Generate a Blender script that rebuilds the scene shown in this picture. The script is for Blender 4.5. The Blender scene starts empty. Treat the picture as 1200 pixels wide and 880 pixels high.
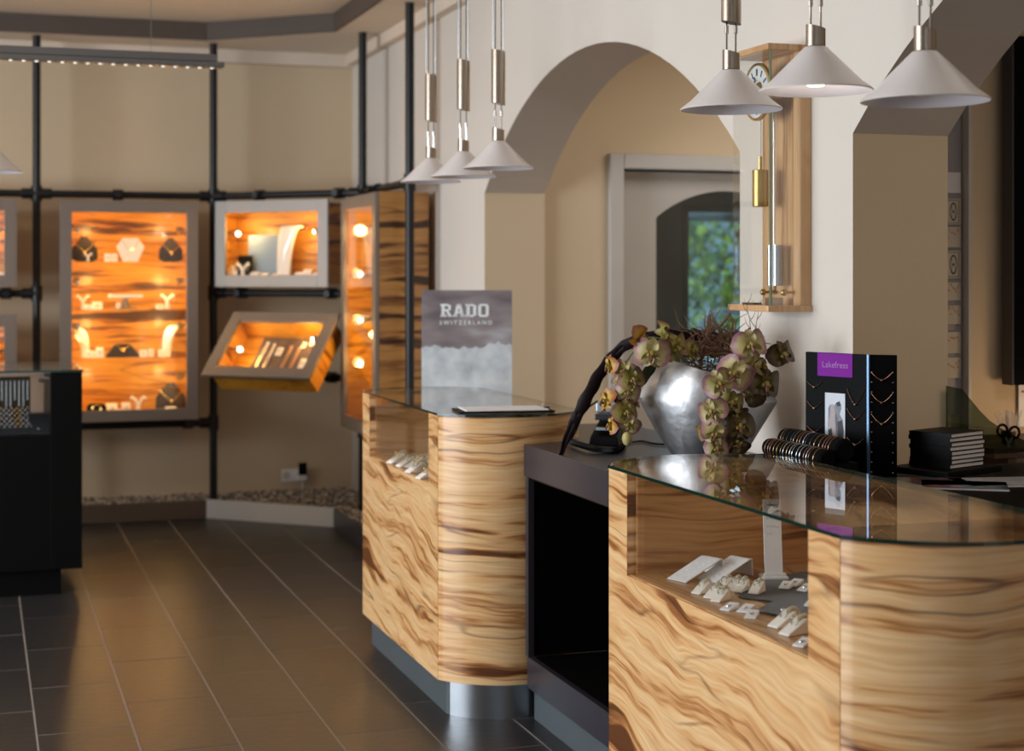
import bpy, bmesh, math, random
from mathutils import Vector, Matrix, Euler
PI=math.pi; R=math.radians
S=bpy.context.scene; COL=S.collection
random.seed(7)
# ------------------------------------------------------------------ camera
TH=math.atan(625/1880); SN,CS=math.sin(TH),math.cos(TH); F=1880.; H=1.465
cd=bpy.data.cameras.new('camera'); cam=bpy.data.objects.new('camera',cd); COL.objects.link(cam)
cam.location=(0,0,H); cam.rotation_euler=(PI/2,0,-TH)
cd.sensor_width=36; cd.lens=F*36/1200; cd.shift_y=-118/1200; cd.clip_start=.05
cd.dof.use_dof=True; cd.dof.focus_distance=4.1; cd.dof.aperture_fstop=3.4
S.camera=cam
# ------------------------------------------------------------------ world, light, exposure
W=bpy.data.worlds.new('sky'); S.world=W; W.use_nodes=True
bg=W.node_tree.nodes['Background']; bg.inputs[0].default_value=(.62,.78,1,1); bg.inputs[1].default_value=.8
S.view_settings.view_transform='Standard'; S.view_settings.look='None'; S.view_settings.gamma=1
S.view_settings.use_curve_mapping=False; S.view_settings.exposure=0.2
def area(name,loc,rot,sx,sy,power,color):
    l=bpy.data.lights.new(name,'AREA'); l.shape='RECTANGLE'; l.size=sx; l.size_y=sy; l.energy=power; l.color=color
    o=bpy.data.objects.new(name,l); COL.objects.link(o); o.location=loc; o.rotation_euler=rot; return o
def point(name,loc,power,color,rad=.03,parent=None):
    l=bpy.data.lights.new(name,'POINT'); l.energy=power; l.color=color; l.shadow_soft_size=rad
    o=bpy.data.objects.new(name,l); COL.objects.link(o); o.location=loc
    if parent: o.parent=parent
    return o
def spot(name,loc,aim,power,color,ang=80):
    l=bpy.data.lights.new(name,'SPOT'); l.energy=power; l.color=color; l.shadow_soft_size=.04; l.spot_size=R(ang); l.spot_blend=.6
    o=bpy.data.objects.new(name,l); COL.objects.link(o); o.location=loc
    o.rotation_euler=(Vector(aim)-Vector(loc)).to_track_quat('-Z','Y').to_euler(); return o
DAY=(.86,.93,1.); WARM=(1.,.60,.20); SOFTW=(1.,.80,.62)
area('daylight_side_window',(-4.85,4.5,1.55),(0,-PI/2,0),2.2,4.4,365,DAY)
area('daylight_shop_window',(-.75,-2.85,1.5),(PI/2,0,0),3.2,2.1,7,DAY)
area('ceiling_light_middle',(-.9,7.2,2.95),(0,0,0),1.6,.5,16,SOFTW)
area('ceiling_light_front',(-.4,4.3,2.95),(0,0,0),1.6,.6,5,SOFTW)
area('door_room_light',(4.1,6.0,2.72),(0,0,0),1.2,1.2,24,(1,.96,.91))
point('workroom_lamp',(3.35,4.25,1.0),1.6,(1,.68,.38),.05)
area('workroom_fill',(3.3,2.0,2.72),(0,0,0),.8,.8,14,SOFTW)  # unseen fill lamp, added to brighten the pier jamb and counter glass
area('garden_sky',(7.5,13.5,6.5),(0,0,0),7,5,950,(1,1,.9))
area('vestibule_daylight',(5.0,9.9,1.9),(R(-70),0,0),1.2,.8,5,DAY)

# ------------------------------------------------------------------ helpers
def at(px,py,z=None,Y=None,X=None):
    k=(px-600)/F
    if z is not None:
        d=F*(H-z)/(py-322); l=k*d; return Vector((l*CS+d*SN,d*CS-l*SN,z))
    if X is not None: Y=X*(CS-k*SN)/(SN+k*CS)
    else: X=Y*(SN+k*CS)/(CS-k*SN)
    d=X*SN+Y*CS; return Vector((X,Y,H-(py-322)*d/F))
def rgb(h):
    f=lambda v:(v/12.92 if v<=.04045 else ((v+.055)/1.055)**2.4)
    return tuple(f(int(h[i:i+2],16)/255) for i in (0,2,4))+(1,)
def mat(name,col,rough=.5,metal=0,bump=0,bscale=40,var=.0,emit=None,es=0,spec=.5,coat=0,sheen=0,vscale=6,trans=0):
    m=bpy.data.materials.new(name); m.use_nodes=True; n=m.node_tree.nodes; L=m.node_tree.links; b=n['Principled BSDF']
    c=rgb(col) if isinstance(col,str) else tuple(col)+(1,)*(4-len(col))
    b.inputs['Base Color'].default_value=c; b.inputs['Roughness'].default_value=rough; b.inputs['Metallic'].default_value=metal
    b.inputs['Specular IOR Level'].default_value=spec; b.inputs['Coat Weight'].default_value=coat; b.inputs['Coat Roughness'].default_value=.05
    b.inputs['Sheen Weight'].default_value=sheen; b.inputs['Transmission Weight'].default_value=trans
    if emit: b.inputs['Emission Color'].default_value=rgb(emit) if isinstance(emit,str) else tuple(emit)+(1,); b.inputs['Emission Strength'].default_value=es
    tc=n.new('ShaderNodeTexCoord')
    if var:
        t=n.new('ShaderNodeTexNoise'); t.inputs['Scale'].default_value=vscale; t.inputs['Detail'].default_value=4; L.new(tc.outputs['Object'],t.inputs['Vector'])
        r=n.new('ShaderNodeValToRGB'); r.color_ramp.elements[0].position=.3; r.color_ramp.elements[1].position=.7
        r.color_ramp.elements[0].color=tuple(v*(1-var) for v in c[:3])+(1,); r.color_ramp.elements[1].color=tuple(min(1,v*(1+var)) for v in c[:3])+(1,)
        L.new(t.outputs['Fac'],r.inputs['Fac']); L.new(r.outputs['Color'],b.inputs['Base Color'])
    if bump:
        t=n.new('ShaderNodeTexNoise'); t.inputs['Scale'].default_value=bscale; t.inputs['Detail'].default_value=3; L.new(tc.outputs['Object'],t.inputs['Vector'])
        u=n.new('ShaderNodeBump'); u.inputs['Strength'].default_value=bump; u.inputs['Distance'].default_value=.01
        L.new(t.outputs['Fac'],u.inputs['Height']); L.new(u.outputs['Normal'],b.inputs['Normal'])
    return m
def wood(name,cols,axis='z',scale=1.,rough=.32,coat=.25,seed=0.,warp=.06,line=.5,slope=0.,wig=.010):
    """figured veneer: bands stacked along axis, stretched along the grain"""
    m=bpy.data.materials.new(name); m.use_nodes=True; n=m.node_tree.nodes; L=m.node_tree.links; b=n['Principled BSDF']
    tc=n.new('ShaderNodeTexCoord'); sp=n.new('ShaderNodeSeparateXYZ'); L.new(tc.outputs['Object'],sp.inputs[0])
    o={'x':0,'y':1,'z':2}; a=sp.outputs[o[axis]]; oth=[sp.outputs[i] for i in range(3) if i!=o[axis]]
    def M(op,x,y=None,z=None):
        q=n.new('ShaderNodeMath'); q.operation=op
        for i,v in enumerate((x,y,z)):
            if v is None: continue
            if isinstance(v,(int,float)): q.inputs[i].default_value=v
            else: L.new(v,q.inputs[i])
        return q.outputs[0]
    def vec(x,y,z):
        q=n.new('ShaderNodeCombineXYZ')
        for i,v in enumerate((x,y,z)):
            if isinstance(v,(int,float)): q.inputs[i].default_value=v
            else: L.new(v,q.inputs[i])
        return q.outputs[0]
    def noise(v,s,d=4,r=.55):
        q=n.new('ShaderNodeTexNoise'); q.inputs['Scale'].default_value=s; q.inputs['Detail'].default_value=d; q.inputs['Roughness'].default_value=r; L.new(v,q.inputs['Vector']); return q.outputs['Fac']
    def ramp(f,st):
        q=n.new('ShaderNodeValToRGB'); e=q.color_ramp.elements
        while len(e)<len(st): e.new(.5)
        for k,(p,cc) in enumerate(st): e[k].position=p; e[k].color=cc if not isinstance(cc,str) else rgb(cc)
        L.new(f,q.inputs['Fac']); return q.outputs['Color']
    def mix(f,x,y,mode='MULTIPLY'):
        q=n.new('ShaderNodeMix'); q.data_type='RGBA'; q.blend_type=mode
        if isinstance(f,(int,float)): q.inputs[0].default_value=f
        else: L.new(f,q.inputs[0])
        L.new(x,q.inputs[6])
        if isinstance(y,tuple): q.inputs[7].default_value=y
        else: L.new(y,q.inputs[7])
        return q.outputs[2]
    p,q_=oth
    if slope: a=M('ADD',a,M('MULTIPLY',q_,-slope))
    w=noise(vec(M('MULTIPLY',p,1.5),M('MULTIPLY',q_,1.5),M('MULTIPLY_ADD',a,2.6,seed)),1,3,.5)
    w2=noise(vec(M('MULTIPLY',p,7),M('MULTIPLY',q_,7),M('MULTIPLY_ADD',a,9,seed)),1,2,.5)
    a2=M('ADD',M('ADD',a,M('MULTIPLY',w,warp*2.4)),M('MULTIPLY',w2,wig))
    A=M('MULTIPLY_ADD',a2,13*scale,seed*3.7)
    band=noise(vec(M('MULTIPLY',p,.8),M('MULTIPLY',q_,.8),A),1,4.5,.62)
    base=ramp(band,[(.375,cols[2]),(.415,cols[1]),(.445,cols[0]),(.51,cols[3]),(.57,cols[0]),(.61,cols[1]),(.64,cols[0])])
    fine=noise(vec(M('MULTIPLY',p,3),M('MULTIPLY',q_,3),M('MULTIPLY',a2,150*scale)),1,2,.5)
    base=mix(.55,base,ramp(fine,[(.3,(.72,.62,.5,1)),(.6,(1,1,1,1))]))
    ln=noise(vec(M('MULTIPLY',p,.9),M('MULTIPLY',q_,.9),M('MULTIPLY',a2,8*scale)),1.0,1.5,.5)
    st=M('ABSOLUTE',M('SUBTRACT',M('FRACT',M('MULTIPLY',ln,7)),.5))
    lf=ramp(st,[(.0,(1,1,1,1)),(.085,(0,0,0,1))])
    gate=ramp(noise(vec(M('MULTIPLY',p,2),M('MULTIPLY',q_,2),M('MULTIPLY',a2,10)),1,2,.5),[(.42,(0,0,0,1)),(.6,(1,1,1,1))])
    g=M('MULTIPLY',M('MULTIPLY',lf,gate),line)
    base=mix(g,base,rgb(cols[2]),'MIX')
    L.new(base,b.inputs['Base Color']); b.inputs['Roughness'].default_value=rough; b.inputs['Coat Weight'].default_value=coat; b.inputs['Coat Roughness'].default_value=.12
    return m
def glassmat(name,tint=(1,1,1),gloss=1.,f0=.04):
    m=bpy.data.materials.new(name); m.use_nodes=True; n=m.node_tree.nodes; L=m.node_tree.links; n.clear()
    out=n.new('ShaderNodeOutputMaterial'); mx=n.new('ShaderNodeMixShader'); t=n.new('ShaderNodeBsdfTransparent'); g=n.new('ShaderNodeBsdfGlossy')
    t.inputs[0].default_value=tuple(tint)+(1,); g.inputs['Roughness'].default_value=0.0; g.inputs[0].default_value=(gloss,gloss,gloss,1)
    lw=n.new('ShaderNodeLayerWeight'); lw.inputs[0].default_value=.5
    p=n.new('ShaderNodeMath'); p.operation='POWER'; p.inputs[1].default_value=5; L.new(lw.outputs['Facing'],p.inputs[0])
    q=n.new('ShaderNodeMath'); q.operation='MULTIPLY_ADD'; q.inputs[1].default_value=1-f0; q.inputs[2].default_value=f0; L.new(p.outputs[0],q.inputs[0])
    L.new(q.outputs[0],mx.inputs[0]); L.new(t.outputs[0],mx.inputs[1]); L.new(g.outputs[0],mx.inputs[2]); L.new(mx.outputs[0],out.inputs[0]); return m
class MB:
    def __init__(s): s.v=[]; s.f=[]; s.mi=[]; s.cur=0
    def add(s,vs,fs,M=None):
        o=len(s.v)
        for v in vs: s.v.append(tuple(M@Vector(v)) if M is not None else tuple(v))
        for f in fs: s.f.append([i+o for i in f]); s.mi.append(s.cur)
        return s
    def box(s,x0,x1,y0,y1,z0,z1,M=None):
        vs=[(x,y,z) for z in (z0,z1) for y in (y0,y1) for x in (x0,x1)]
        return s.add(vs,[(0,2,3,1),(4,5,7,6),(0,1,5,4),(2,6,7,3),(0,4,6,2),(1,3,7,5)],M)
    def bar(s,a,b,w,h=None,up=(0,0,1)):
        a=Vector(a);b=Vector(b);h=h or w; d=(b-a).normalized(); u=Vector(up)
        if abs(d.dot(u))>.99: u=Vector((1,0,0))
        sd=d.cross(u).normalized(); u=sd.cross(d)
        vs=[]
        for p in (a,b):
            for i,j in ((-1,-1),(1,-1),(1,1),(-1,1)): vs.append(p+sd*w/2*i+u*h/2*j)
        return s.add(vs,[(3,2,1,0),(4,5,6,7),(0,1,5,4),(1,2,6,5),(2,3,7,6),(3,0,4,7)])
    def prism(s,poly,z0,z1,M=None,smooth=False):
        n=len(poly); vs=[(x,y,z0) for x,y in poly]+[(x,y,z1) for x,y in poly]
        return s.add(vs,[list(range(n))[::-1],list(range(n,2*n))]+[(i,(i+1)%n,n+(i+1)%n,n+i) for i in range(n)],M)
    def wall(s,pts,z0,z1):   # open ribbon of quads
        n=len(pts); vs=[(x,y,z0) for x,y in pts]+[(x,y,z1) for x,y in pts]
        return s.add(vs,[(i,i+1,n+i+1,n+i) for i in range(n-1)])
    def tube(s,pts,r,n=8,cap=True):
        pts=[Vector(p) for p in pts]; rr=r if hasattr(r,'__len__') else [r]*len(pts)
        o=len(s.v); prev=None
        for i,p in enumerate(pts):
            d=(pts[min(i+1,len(pts)-1)]-pts[max(i-1,0)]).normalized()
            if prev is None: u=d.cross(Vector((0,0,1)) if abs(d.z)<.95 else Vector((1,0,0))).normalized()
            else: u=(prev-d*prev.dot(d)).normalized()
            prev=u; w=d.cross(u)
            for k in range(n):
                t=2*PI*k/n; s.v.append(tuple(p+(u*math.cos(t)+w*math.sin(t))*rr[i]))
        for i in range(len(pts)-1):
            for k in range(n):
                a=o+i*n+k;b=o+i*n+(k+1)%n; s.f.append([a,b,b+n,a+n]); s.mi.append(s.cur)
        if cap:
            s.f.append([o+k for k in range(n)][::-1]); s.mi.append(s.cur)
            e=o+(len(pts)-1)*n; s.f.append([e+k for k in range(n)]); s.mi.append(s.cur)
        return s
    def lathe(s,prof,n=32,M=None,cap0=True,cap1=True,sx=1,sy=1):
        vs=[(r*math.cos(2*PI*k/n)*sx,r*math.sin(2*PI*k/n)*sy,z) for r,z in prof for k in range(n)]
        fs=[(i*n+k,i*n+(k+1)%n,(i+1)*n+(k+1)%n,(i+1)*n+k) for i in range(len(prof)-1) for k in range(n)]
        if cap0: fs.append(list(range(n))[::-1])
        if cap1: fs.append([(len(prof)-1)*n+k for k in range(n)])
        return s.add(vs,fs,M)
    def ball(s,c,r,n=10,sz=1):
        pr=[(max(1e-4,r*math.sin(PI*i/6)),-r*sz*math.cos(PI*i/6)) for i in range(7)]
        return s.lathe(pr,n,Matrix.Translation(c),False,False)
    def grid(s,fn,nu,nv):
        vs=[fn(i/nu,j/nv) for j in range(nv+1) for i in range(nu+1)]
        return s.add(vs,[(j*(nu+1)+i,j*(nu+1)+i+1,(j+1)*(nu+1)+i+1,(j+1)*(nu+1)+i) for j in range(nv) for i in range(nu)])
    def build(s,name,m,parent=None,smooth=False,bevel=0,solid=0,fix=True,**kw):
        me=bpy.data.meshes.new(name); me.from_pydata(s.v,[],s.f)
        ms=m if isinstance(m,(list,tuple)) else [m]
        for q in ms: me.materials.append(q)
        if len(ms)>1: me.polygons.foreach_set('material_index',s.mi)
        if fix:
            bm=bmesh.new(); bm.from_mesh(me); bmesh.ops.recalc_face_normals(bm,faces=bm.faces); bm.to_mesh(me); bm.free()
        if smooth:
            me.polygons.foreach_set('use_smooth',[True]*len(me.polygons))
            me.set_sharp_from_angle(angle=R(38))
        me.update(); o=bpy.data.objects.new(name,me); COL.objects.link(o)
        if parent: o.parent=parent
        if solid: q=o.modifiers.new('s','SOLIDIFY'); q.thickness=solid; q.offset=0
        if bevel: q=o.modifiers.new('b','BEVEL'); q.width=bevel; q.segments=2; q.limit_method='ANGLE'
        tag(o,**kw); return o
def tag(o,label=None,cat=None,group=None,kind=None):
    if label: o['label']=label
    if cat: o['category']=cat
    if group: o['group']=group
    if kind: o['kind']=kind
    return o
def thing(name,loc=(0,0,0),rz=0,label=None,cat=None,group=None,M=None,kind=None):
    o=bpy.data.objects.new(name,None); COL.objects.link(o); o.empty_display_size=.05
    if M is not None: o.matrix_world=M
    else: o.location=loc; o.rotation_euler=(0,0,rz)
    return tag(o,label,cat,group,kind)
def copy_tree(o,parent=None):
    c=o.copy(); COL.objects.link(c)
    if parent: c.parent=parent; c.matrix_parent_inverse=o.matrix_parent_inverse.copy()
    for ch in o.children:
        copy_tree(ch,c)
    return c
def text(body,size,m,parent,M,name='lettering',ext=.0006,align='CENTER',offset=0,label=None,space=1):
    cu=bpy.data.curves.new('t','FONT'); cu.body=body; cu.size=size; cu.extrude=ext; cu.align_x=align; cu.align_y='CENTER'; cu.offset=offset; cu.space_character=space
    t=bpy.data.objects.new('t',cu); COL.objects.link(t); dg=bpy.context.evaluated_depsgraph_get()
    me=bpy.data.meshes.new_from_object(t.evaluated_get(dg)); bpy.data.objects.remove(t); bpy.data.curves.remove(cu)
    me.materials.clear(); me.materials.append(m); o=bpy.data.objects.new(name,me); COL.objects.link(o)
    me.transform(M)
    if parent: o.parent=parent
    if label: o['label']=label
    return o
# ------------------------------------------------------------------ materials
OAK=('DEAC74','AE7442','63391C','EAC390')
VEN=wood('olive_veneer',OAK,wig=.006,warp=.045,scale=.95,line=.8)
VES=wood('olive_veneer_side',OAK,seed=5.3,slope=.09,warp=.11,wig=.014,scale=.78,line=.8)
VENY=wood('olive_veneer_flat',('C79A66','A06F3F','69401F','D8AE7A'),axis='x')
VIN=wood('olive_veneer_inner',('CC9A64','A87444','643C1E','D8A872'),seed=4.1,warp=.05)
ZEB=wood('dark_streaked_wood',('A9763F','7C4E26','3B2210','B98447'),seed=9.3,scale=.9,warp=.05,rough=.4)
CABW=wood('cabinet_wood',('D08C24','9A5A12','502C08','DC9E34'),seed=2.2,scale=.9,warp=.04,rough=.45)
CLK=wood('cherry_wood',('CFA274','C09062','A87748','D6AC80'),axis='x',scale=1.4,warp=.02,line=.15,rough=.35)
PLA=mat('cream_plaster','CFBA9C',.9,var=.035,bump=.08,bscale=60,vscale=1.2)
PLW=mat('pale_plaster','D8CFC4',.9,var=.03,bump=.08,bscale=60,vscale=1.2)
CEI=mat('ceiling_paint','DDCDBB',.9,var=.02)
BULK=mat('grey_brown_paint','564A42',.7,var=.03)
GREYF=mat('grey_frame_lacquer','7A6E64',.45,var=.02)
LGREYF=mat('light_grey_lacquer','A5A09B',.4,var=.02)
DGREY=mat('charcoal_lacquer','2F2D34',.32,var=.03)
BLK=mat('black_lacquer','050505',.5,spec=.12)
BLKG=mat('black_gloss','030304',.5,spec=.05)
VEL=mat('black_velvet','070607',.9,spec=.1,var=.1)
DVEL=mat('charcoal_velvet','352C2A',.9,spec=.2,sheen=.1,var=.1)
PLIN=mat('grey_plinth','4B5357',.45,var=.05)
STEEL=mat('brushed_steel','A9ADB2',.28,1,bump=.03,bscale=200)
NICK=mat('brushed_nickel','A6988A',.3,1)
BRASS=mat('brass','B79A5C',.35,1)
GOLD=mat('gold','E6BE6A',.2,1)
CHR=mat('silver_jewellery','D8D8DA',.12,1)
PIPE=mat('black_steel_pipe','1E1E20',.4,.3,var=.1)
WHT=mat('white_card','F0F0F2',.5,var=.015)
CRM=mat('cream_leatherette','F4ECE2',.5,var=.02)
PAPER=mat('paper','CFCBCB',.8,var=.03)
WD=mat('white_door_paint','B9B4AE',.45,var=.02)
FEL=mat('dark_grey_felt','2B2C32',.95,sheen=.3,var=.12,bump=.3,bscale=300)
PRINT=mat('dark_print','3A3A40',.6)
REDP=mat('red_print','B06048',.7)
GLS=glassmat('clear_glass',(.985,.99,.985))
GLT=glassmat('counter_glass',(.97,.985,.975))
GLG=mat('green_glass_edge','0E2B22',.12,coat=.5)
GLD=glassmat('door_glass',(.70,.80,.82),f0=.05)
GLF=mat('tinted_green_glass','4A5A4C',.25)
LAMPG=mat('opal_glass_shade','EAE2DF',.28,coat=.35,trans=.0,var=.01)
LAMPI=mat('opal_glass_inside','ECE6EA',.4)
BULB=mat('bulb','FFFFFF',.4,emit=(1,.93,.85),es=4)
BULBW=mat('spot_bulb','FFFFFF',.4,emit=(1,.80,.55),es=9)
LED=mat('led','FFFFFF',.4,emit=(1,.85,.7),es=.9)
TW=mat('brown_twig','75553F',.85,var=.25,vscale=30)

# ------------------------------------------------------------------ the setting
def struct(o): o['kind']='structure'; return o
def tilemat():
    m=mat('slate_tile','2A292B',.36,var=.16,bump=.12,bscale=26,vscale=3.2,spec=.55); return m
TILE=tilemat(); GROUT=mat('pale_grout','8E8884',.85)
fl=MB().box(-5,5,-3,10.4,-.06,-.0012).build('floor',GROUT); struct(fl)
XT=.1745; pitch=.2996
tm={}
def tileobj(x,y,w,h,key):
    if key not in tm:
        b=.0012; me=MB(); i=.0026
        me.add([(i,i,-.002),(w-i,i,-.002),(w-i,h-i,-.002),(i,h-i,-.002),(i+b,i+b,0),(w-i-b,i+b,0),(w-i-b,h-i-b,0),(i+b,h-i-b,0)],[(4,5,6,7),(0,1,5,4),(1,2,6,5),(2,3,7,6),(3,0,4,7)])
        o=me.build('tile',TILE,fl,fix=False); tm[key]=o
    else: o=tm[key].copy(); COL.objects.link(o)
    o.location=(x,y,random.uniform(-.0004,.0004)); return o
cnt=0; far=MB()
for k in range(-16,10):
    x=XT+k*pitch; off=0 if k%2==0 else .3025
    for j in range(-14,10):
        y=5.32+j*.605+off
        if y<-2.8 or y>9.9 or x>4.6: continue
        vis=False
        for (cx,cy) in ((x,y),(x+pitch,y),(x,y+.605),(x+pitch,y+.605)):
            d=cx*SN+cy*CS; l=cx*CS-cy*SN
            if d>1 and abs(F*l/d)<640 and 322+F*H/d<920: vis=True
        if vis and x<1.75 and y>3. and y<9.6: tileobj(x,y,pitch,.605,'t'); cnt+=1
        else: far.box(x+.002,x+pitch-.002,y+.002,y+.603,-.002,-.0004)
o=far.build('tile_field',TILE,fl,fix=False); o['kind']='stuff'
print('tiles',cnt)
# walls
def arch_wall():
    r=2.04; zc=.335; ys=[]; b=MB()
    def seg(c):
        a0=math.asin(1.358/r); return [(c+r*math.sin(-a0+2*a0*i/28),zc+r*math.cos(-a0+2*a0*i/28)) for i in range(29)]
    for c in (2.565,5.976):
        q=seg(c)
        for (ya,za),(yb,zb) in zip(q,q[1:]):
            vs=[(x,y,z) for x in (2.3,2.605) for (y,z) in ((ya,za),(yb,zb),(yb,3.0),(ya,3.0))]
            b.add(vs,[(0,3,2,1),(4,5,6,7),(0,1,5,4)])
    for y0_,y1_ in ((-3,2.565-1.358),(2.565+1.358,5.976-1.358),(5.976+1.358,10.2)):
        vs=[(x,y,z) for x in (2.3,2.605) for (y,z) in ((y0_,0),(y1_,0),(y1_,zc+math.sqrt(r*r-1.358**2)),(y0_,zc+math.sqrt(r*r-1.358**2)))]
        b.add(vs,[(0,3,2,1),(4,5,6,7),(0,4,7,3),(1,2,6,5)])
        vs=[(x,y,z) for x in (2.3,2.605) for (y,z) in ((y0_,zc+math.sqrt(r*r-1.358**2)),(y1_,zc+math.sqrt(r*r-1.358**2)),(y1_,3),(y0_,3))]
        b.add(vs,[(0,3,2,1),(4,5,6,7)])
    bm=bmesh.new(); me=bpy.data.meshes.new('wall_right'); me.from_pydata(b.v,[],b.f); bm.from_mesh(me); bmesh.ops.remove_doubles(bm,verts=bm.verts,dist=.0005); bmesh.ops.recalc_face_normals(bm,faces=bm.faces); bm.to_mesh(me); bm.free()
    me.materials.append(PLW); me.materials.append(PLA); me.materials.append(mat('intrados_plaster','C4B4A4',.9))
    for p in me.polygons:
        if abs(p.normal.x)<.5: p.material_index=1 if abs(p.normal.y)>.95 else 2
    o=bpy.data.objects.new('wall_right',me); COL.objects.link(o); return struct(o)
wr=arch_wall()
struct(MB().box(-5,2.6,10.2,10.35,0,3.0).build('wall_back',PLA))
struct(MB().box(-5.15,-5,-3,2.4,0,3).box(-5.15,-5,7.,10.35,0,3).box(-5.15,-5,2.4,7,0,.4).box(-5.15,-5,2.4,7,2.7,3).build('wall_left',PLA))
struct(MB().box(-5.15,-2.4,-3.15,-3,0,3).box(.9,5,-3.15,-3,0,3).box(-2.4,.9,-3.15,-3,0,.35).box(-2.4,.9,-3.15,-3,2.6,3).build('wall_front',PLA))
def wgrid(n,horiz,a0,a1,c,z0,z1,cols):
    m=MB()
    for i in range(cols+1):
        a=a0+(a1-a0)*i/cols
        m.box(a-.03,a+.03,c-.03,c+.03,z0,z1) if horiz else m.box(c-.03,c+.03,a-.03,a+.03,z0,z1)
    for z in (z0,z1): m.box(a0,a1,c-.03,c+.03,z-.03,z+.03) if horiz else m.box(c-.03,c+.03,a0,a1,z-.03,z+.03)
    o=struct(m.build('window_%d'%n,DGREY))
    g=MB().box(a0,a1,c-.004,c+.004,z0,z1) if horiz else MB().box(c-.004,c+.004,a0,a1,z0,z1)
    g.build('window_pane',GLS,o)
wgrid(1,False,2.4,7,-5.07,.4,2.7,3); wgrid(2,True,-2.4,.9,-3.07,.35,2.6,3)
# centre ceiling, lower soffit around it, dark edge strip
struct(MB().box(-5.15,2.6,-3.15,10.35,2.986,3.08).build('ceiling',CEI))
inner=[(-5,9.78),(1.31,9.76),(1.967,9.17),(1.967,-3)]
sof=MB(); sof.prism([(-5,9.79),(1.314,9.77),(1.977,9.174),(1.977,-3),(2.3,-3),(2.3,10.2),(-5,10.2)],2.88,2.985)
struct(sof.build('soffit',CEI))
def strip(pts,z0,z1,t,name,m,shift=1):
    q=MB()
    for (a,b) in zip(pts,pts[1:]):
        a=Vector(a+(0,));b=Vector(b+(0,)); d=(b-a).normalized(); nn=Vector((d.y,-d.x,0))*t*shift
        vs=[(p.x,p.y,z) for z in (z0,z1) for p in (a,b,b+nn,a+nn)]
        q.add(vs,[(3,2,1,0),(4,5,6,7),(0,1,5,4),(1,2,6,5),(2,3,7,6),(3,0,4,7)])
    return q.build(name,m)
struct(strip(inner,2.876,2.988,.012,'trim_1',BULK))
# shallow cornice strips along the top of the back and right walls
struct(MB().box(-5,2.3,10.12,10.2,2.80,2.88).box(2.24,2.3,7.6,10.12,2.81,2.88).build('trim_4',CEI))
# kick boards of the gravel bed
KW=mat('kick_white','D8DCE0',.4)
struct(MB().add([(-2.6,9.78,0),(1.31,9.76,0),(1.31,9.76,.105),(-2.6,9.78,.105),(-2.6,9.8,0),(1.31,9.78,0),(1.31,9.78,.105),(-2.6,9.8,.105)],[(0,1,2,3),(7,6,5,4),(3,2,6,7),(0,3,7,4),(1,5,6,2)]).build('baseboard_back',mat('brown_kick_board','5C4E42',.5)))
struct(strip([(1.31,9.76),(1.967,9.17)],0,.112,.012,'baseboard_corner',KW))
struct(strip([(1.967,9.17),(1.967,6.95)],0,.11,.012,'baseboard_right',DGREY))
bed=MB().prism([(-2.6,9.79),(1.315,9.77),(1.972,9.18),(1.972,6.95),(2.3,6.95),(2.3,10.2),(-2.6,10.2)],0,.07).build('gravel_bed_base',mat('gravel_base','4A4038',.9)); bed['kind']='structure'
STN=[mat('gravel_stone_'+n,c,.8,var=.25,vscale=14) for n,c in (('tan','B8A48E'),('grey','8C857E'),('dark','5A524C'),('pale','D6CCBE'))]
gm=MB(); rg=random.Random(3)
def stone(x,y,z,r):
    t=(1+5**.5)/2; vs=[(-1,t,0),(1,t,0),(-1,-t,0),(1,-t,0),(0,-1,t),(0,1,t),(0,-1,-t),(0,1,-t),(t,0,-1),(t,0,1),(-t,0,-1),(-t,0,1)]
    fs=[(0,11,5),(0,5,1),(0,1,7),(0,7,10),(0,10,11),(1,5,9),(5,11,4),(11,10,2),(10,7,6),(7,1,8),(3,9,4),(3,4,2),(3,2,6),(3,6,8),(3,8,9),(4,9,5),(2,4,11),(6,2,10),(8,6,7),(9,8,1)]
    E_=Euler((rg.uniform(0,6),rg.uniform(0,6),rg.uniform(0,6))).to_matrix().to_4x4()
    M=Matrix.Translation((x,y,z))@Matrix.Diagonal((1,1,.75,1))@E_@Matrix.Diagonal((rg.uniform(.6,1.2),rg.uniform(.6,1.1),rg.uniform(.5,.9),1))
    gm.cur=rg.choice((0,0,1,1,2,3)); gm.add([tuple(a*r/1.9 for a in v) for v in vs],fs,M)
nst=0
while nst<8500:
    x=rg.uniform(-.6,2.28); y=rg.uniform(7.0,10.18)
    if x<1.31 and y<9.8: continue
    if x>=1.31 and x<1.967 and y<9.785-(x-1.31)*.9: continue
    stone(x,y,.078+rg.uniform(-.005,.017),rg.uniform(.009,.015)); nst+=1
g=gm.build('gravel',STN,fix=False); tag(g,'brown and grey loose gravel filling the raised bed under the wall cabinets','gravel',kind='stuff')

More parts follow.
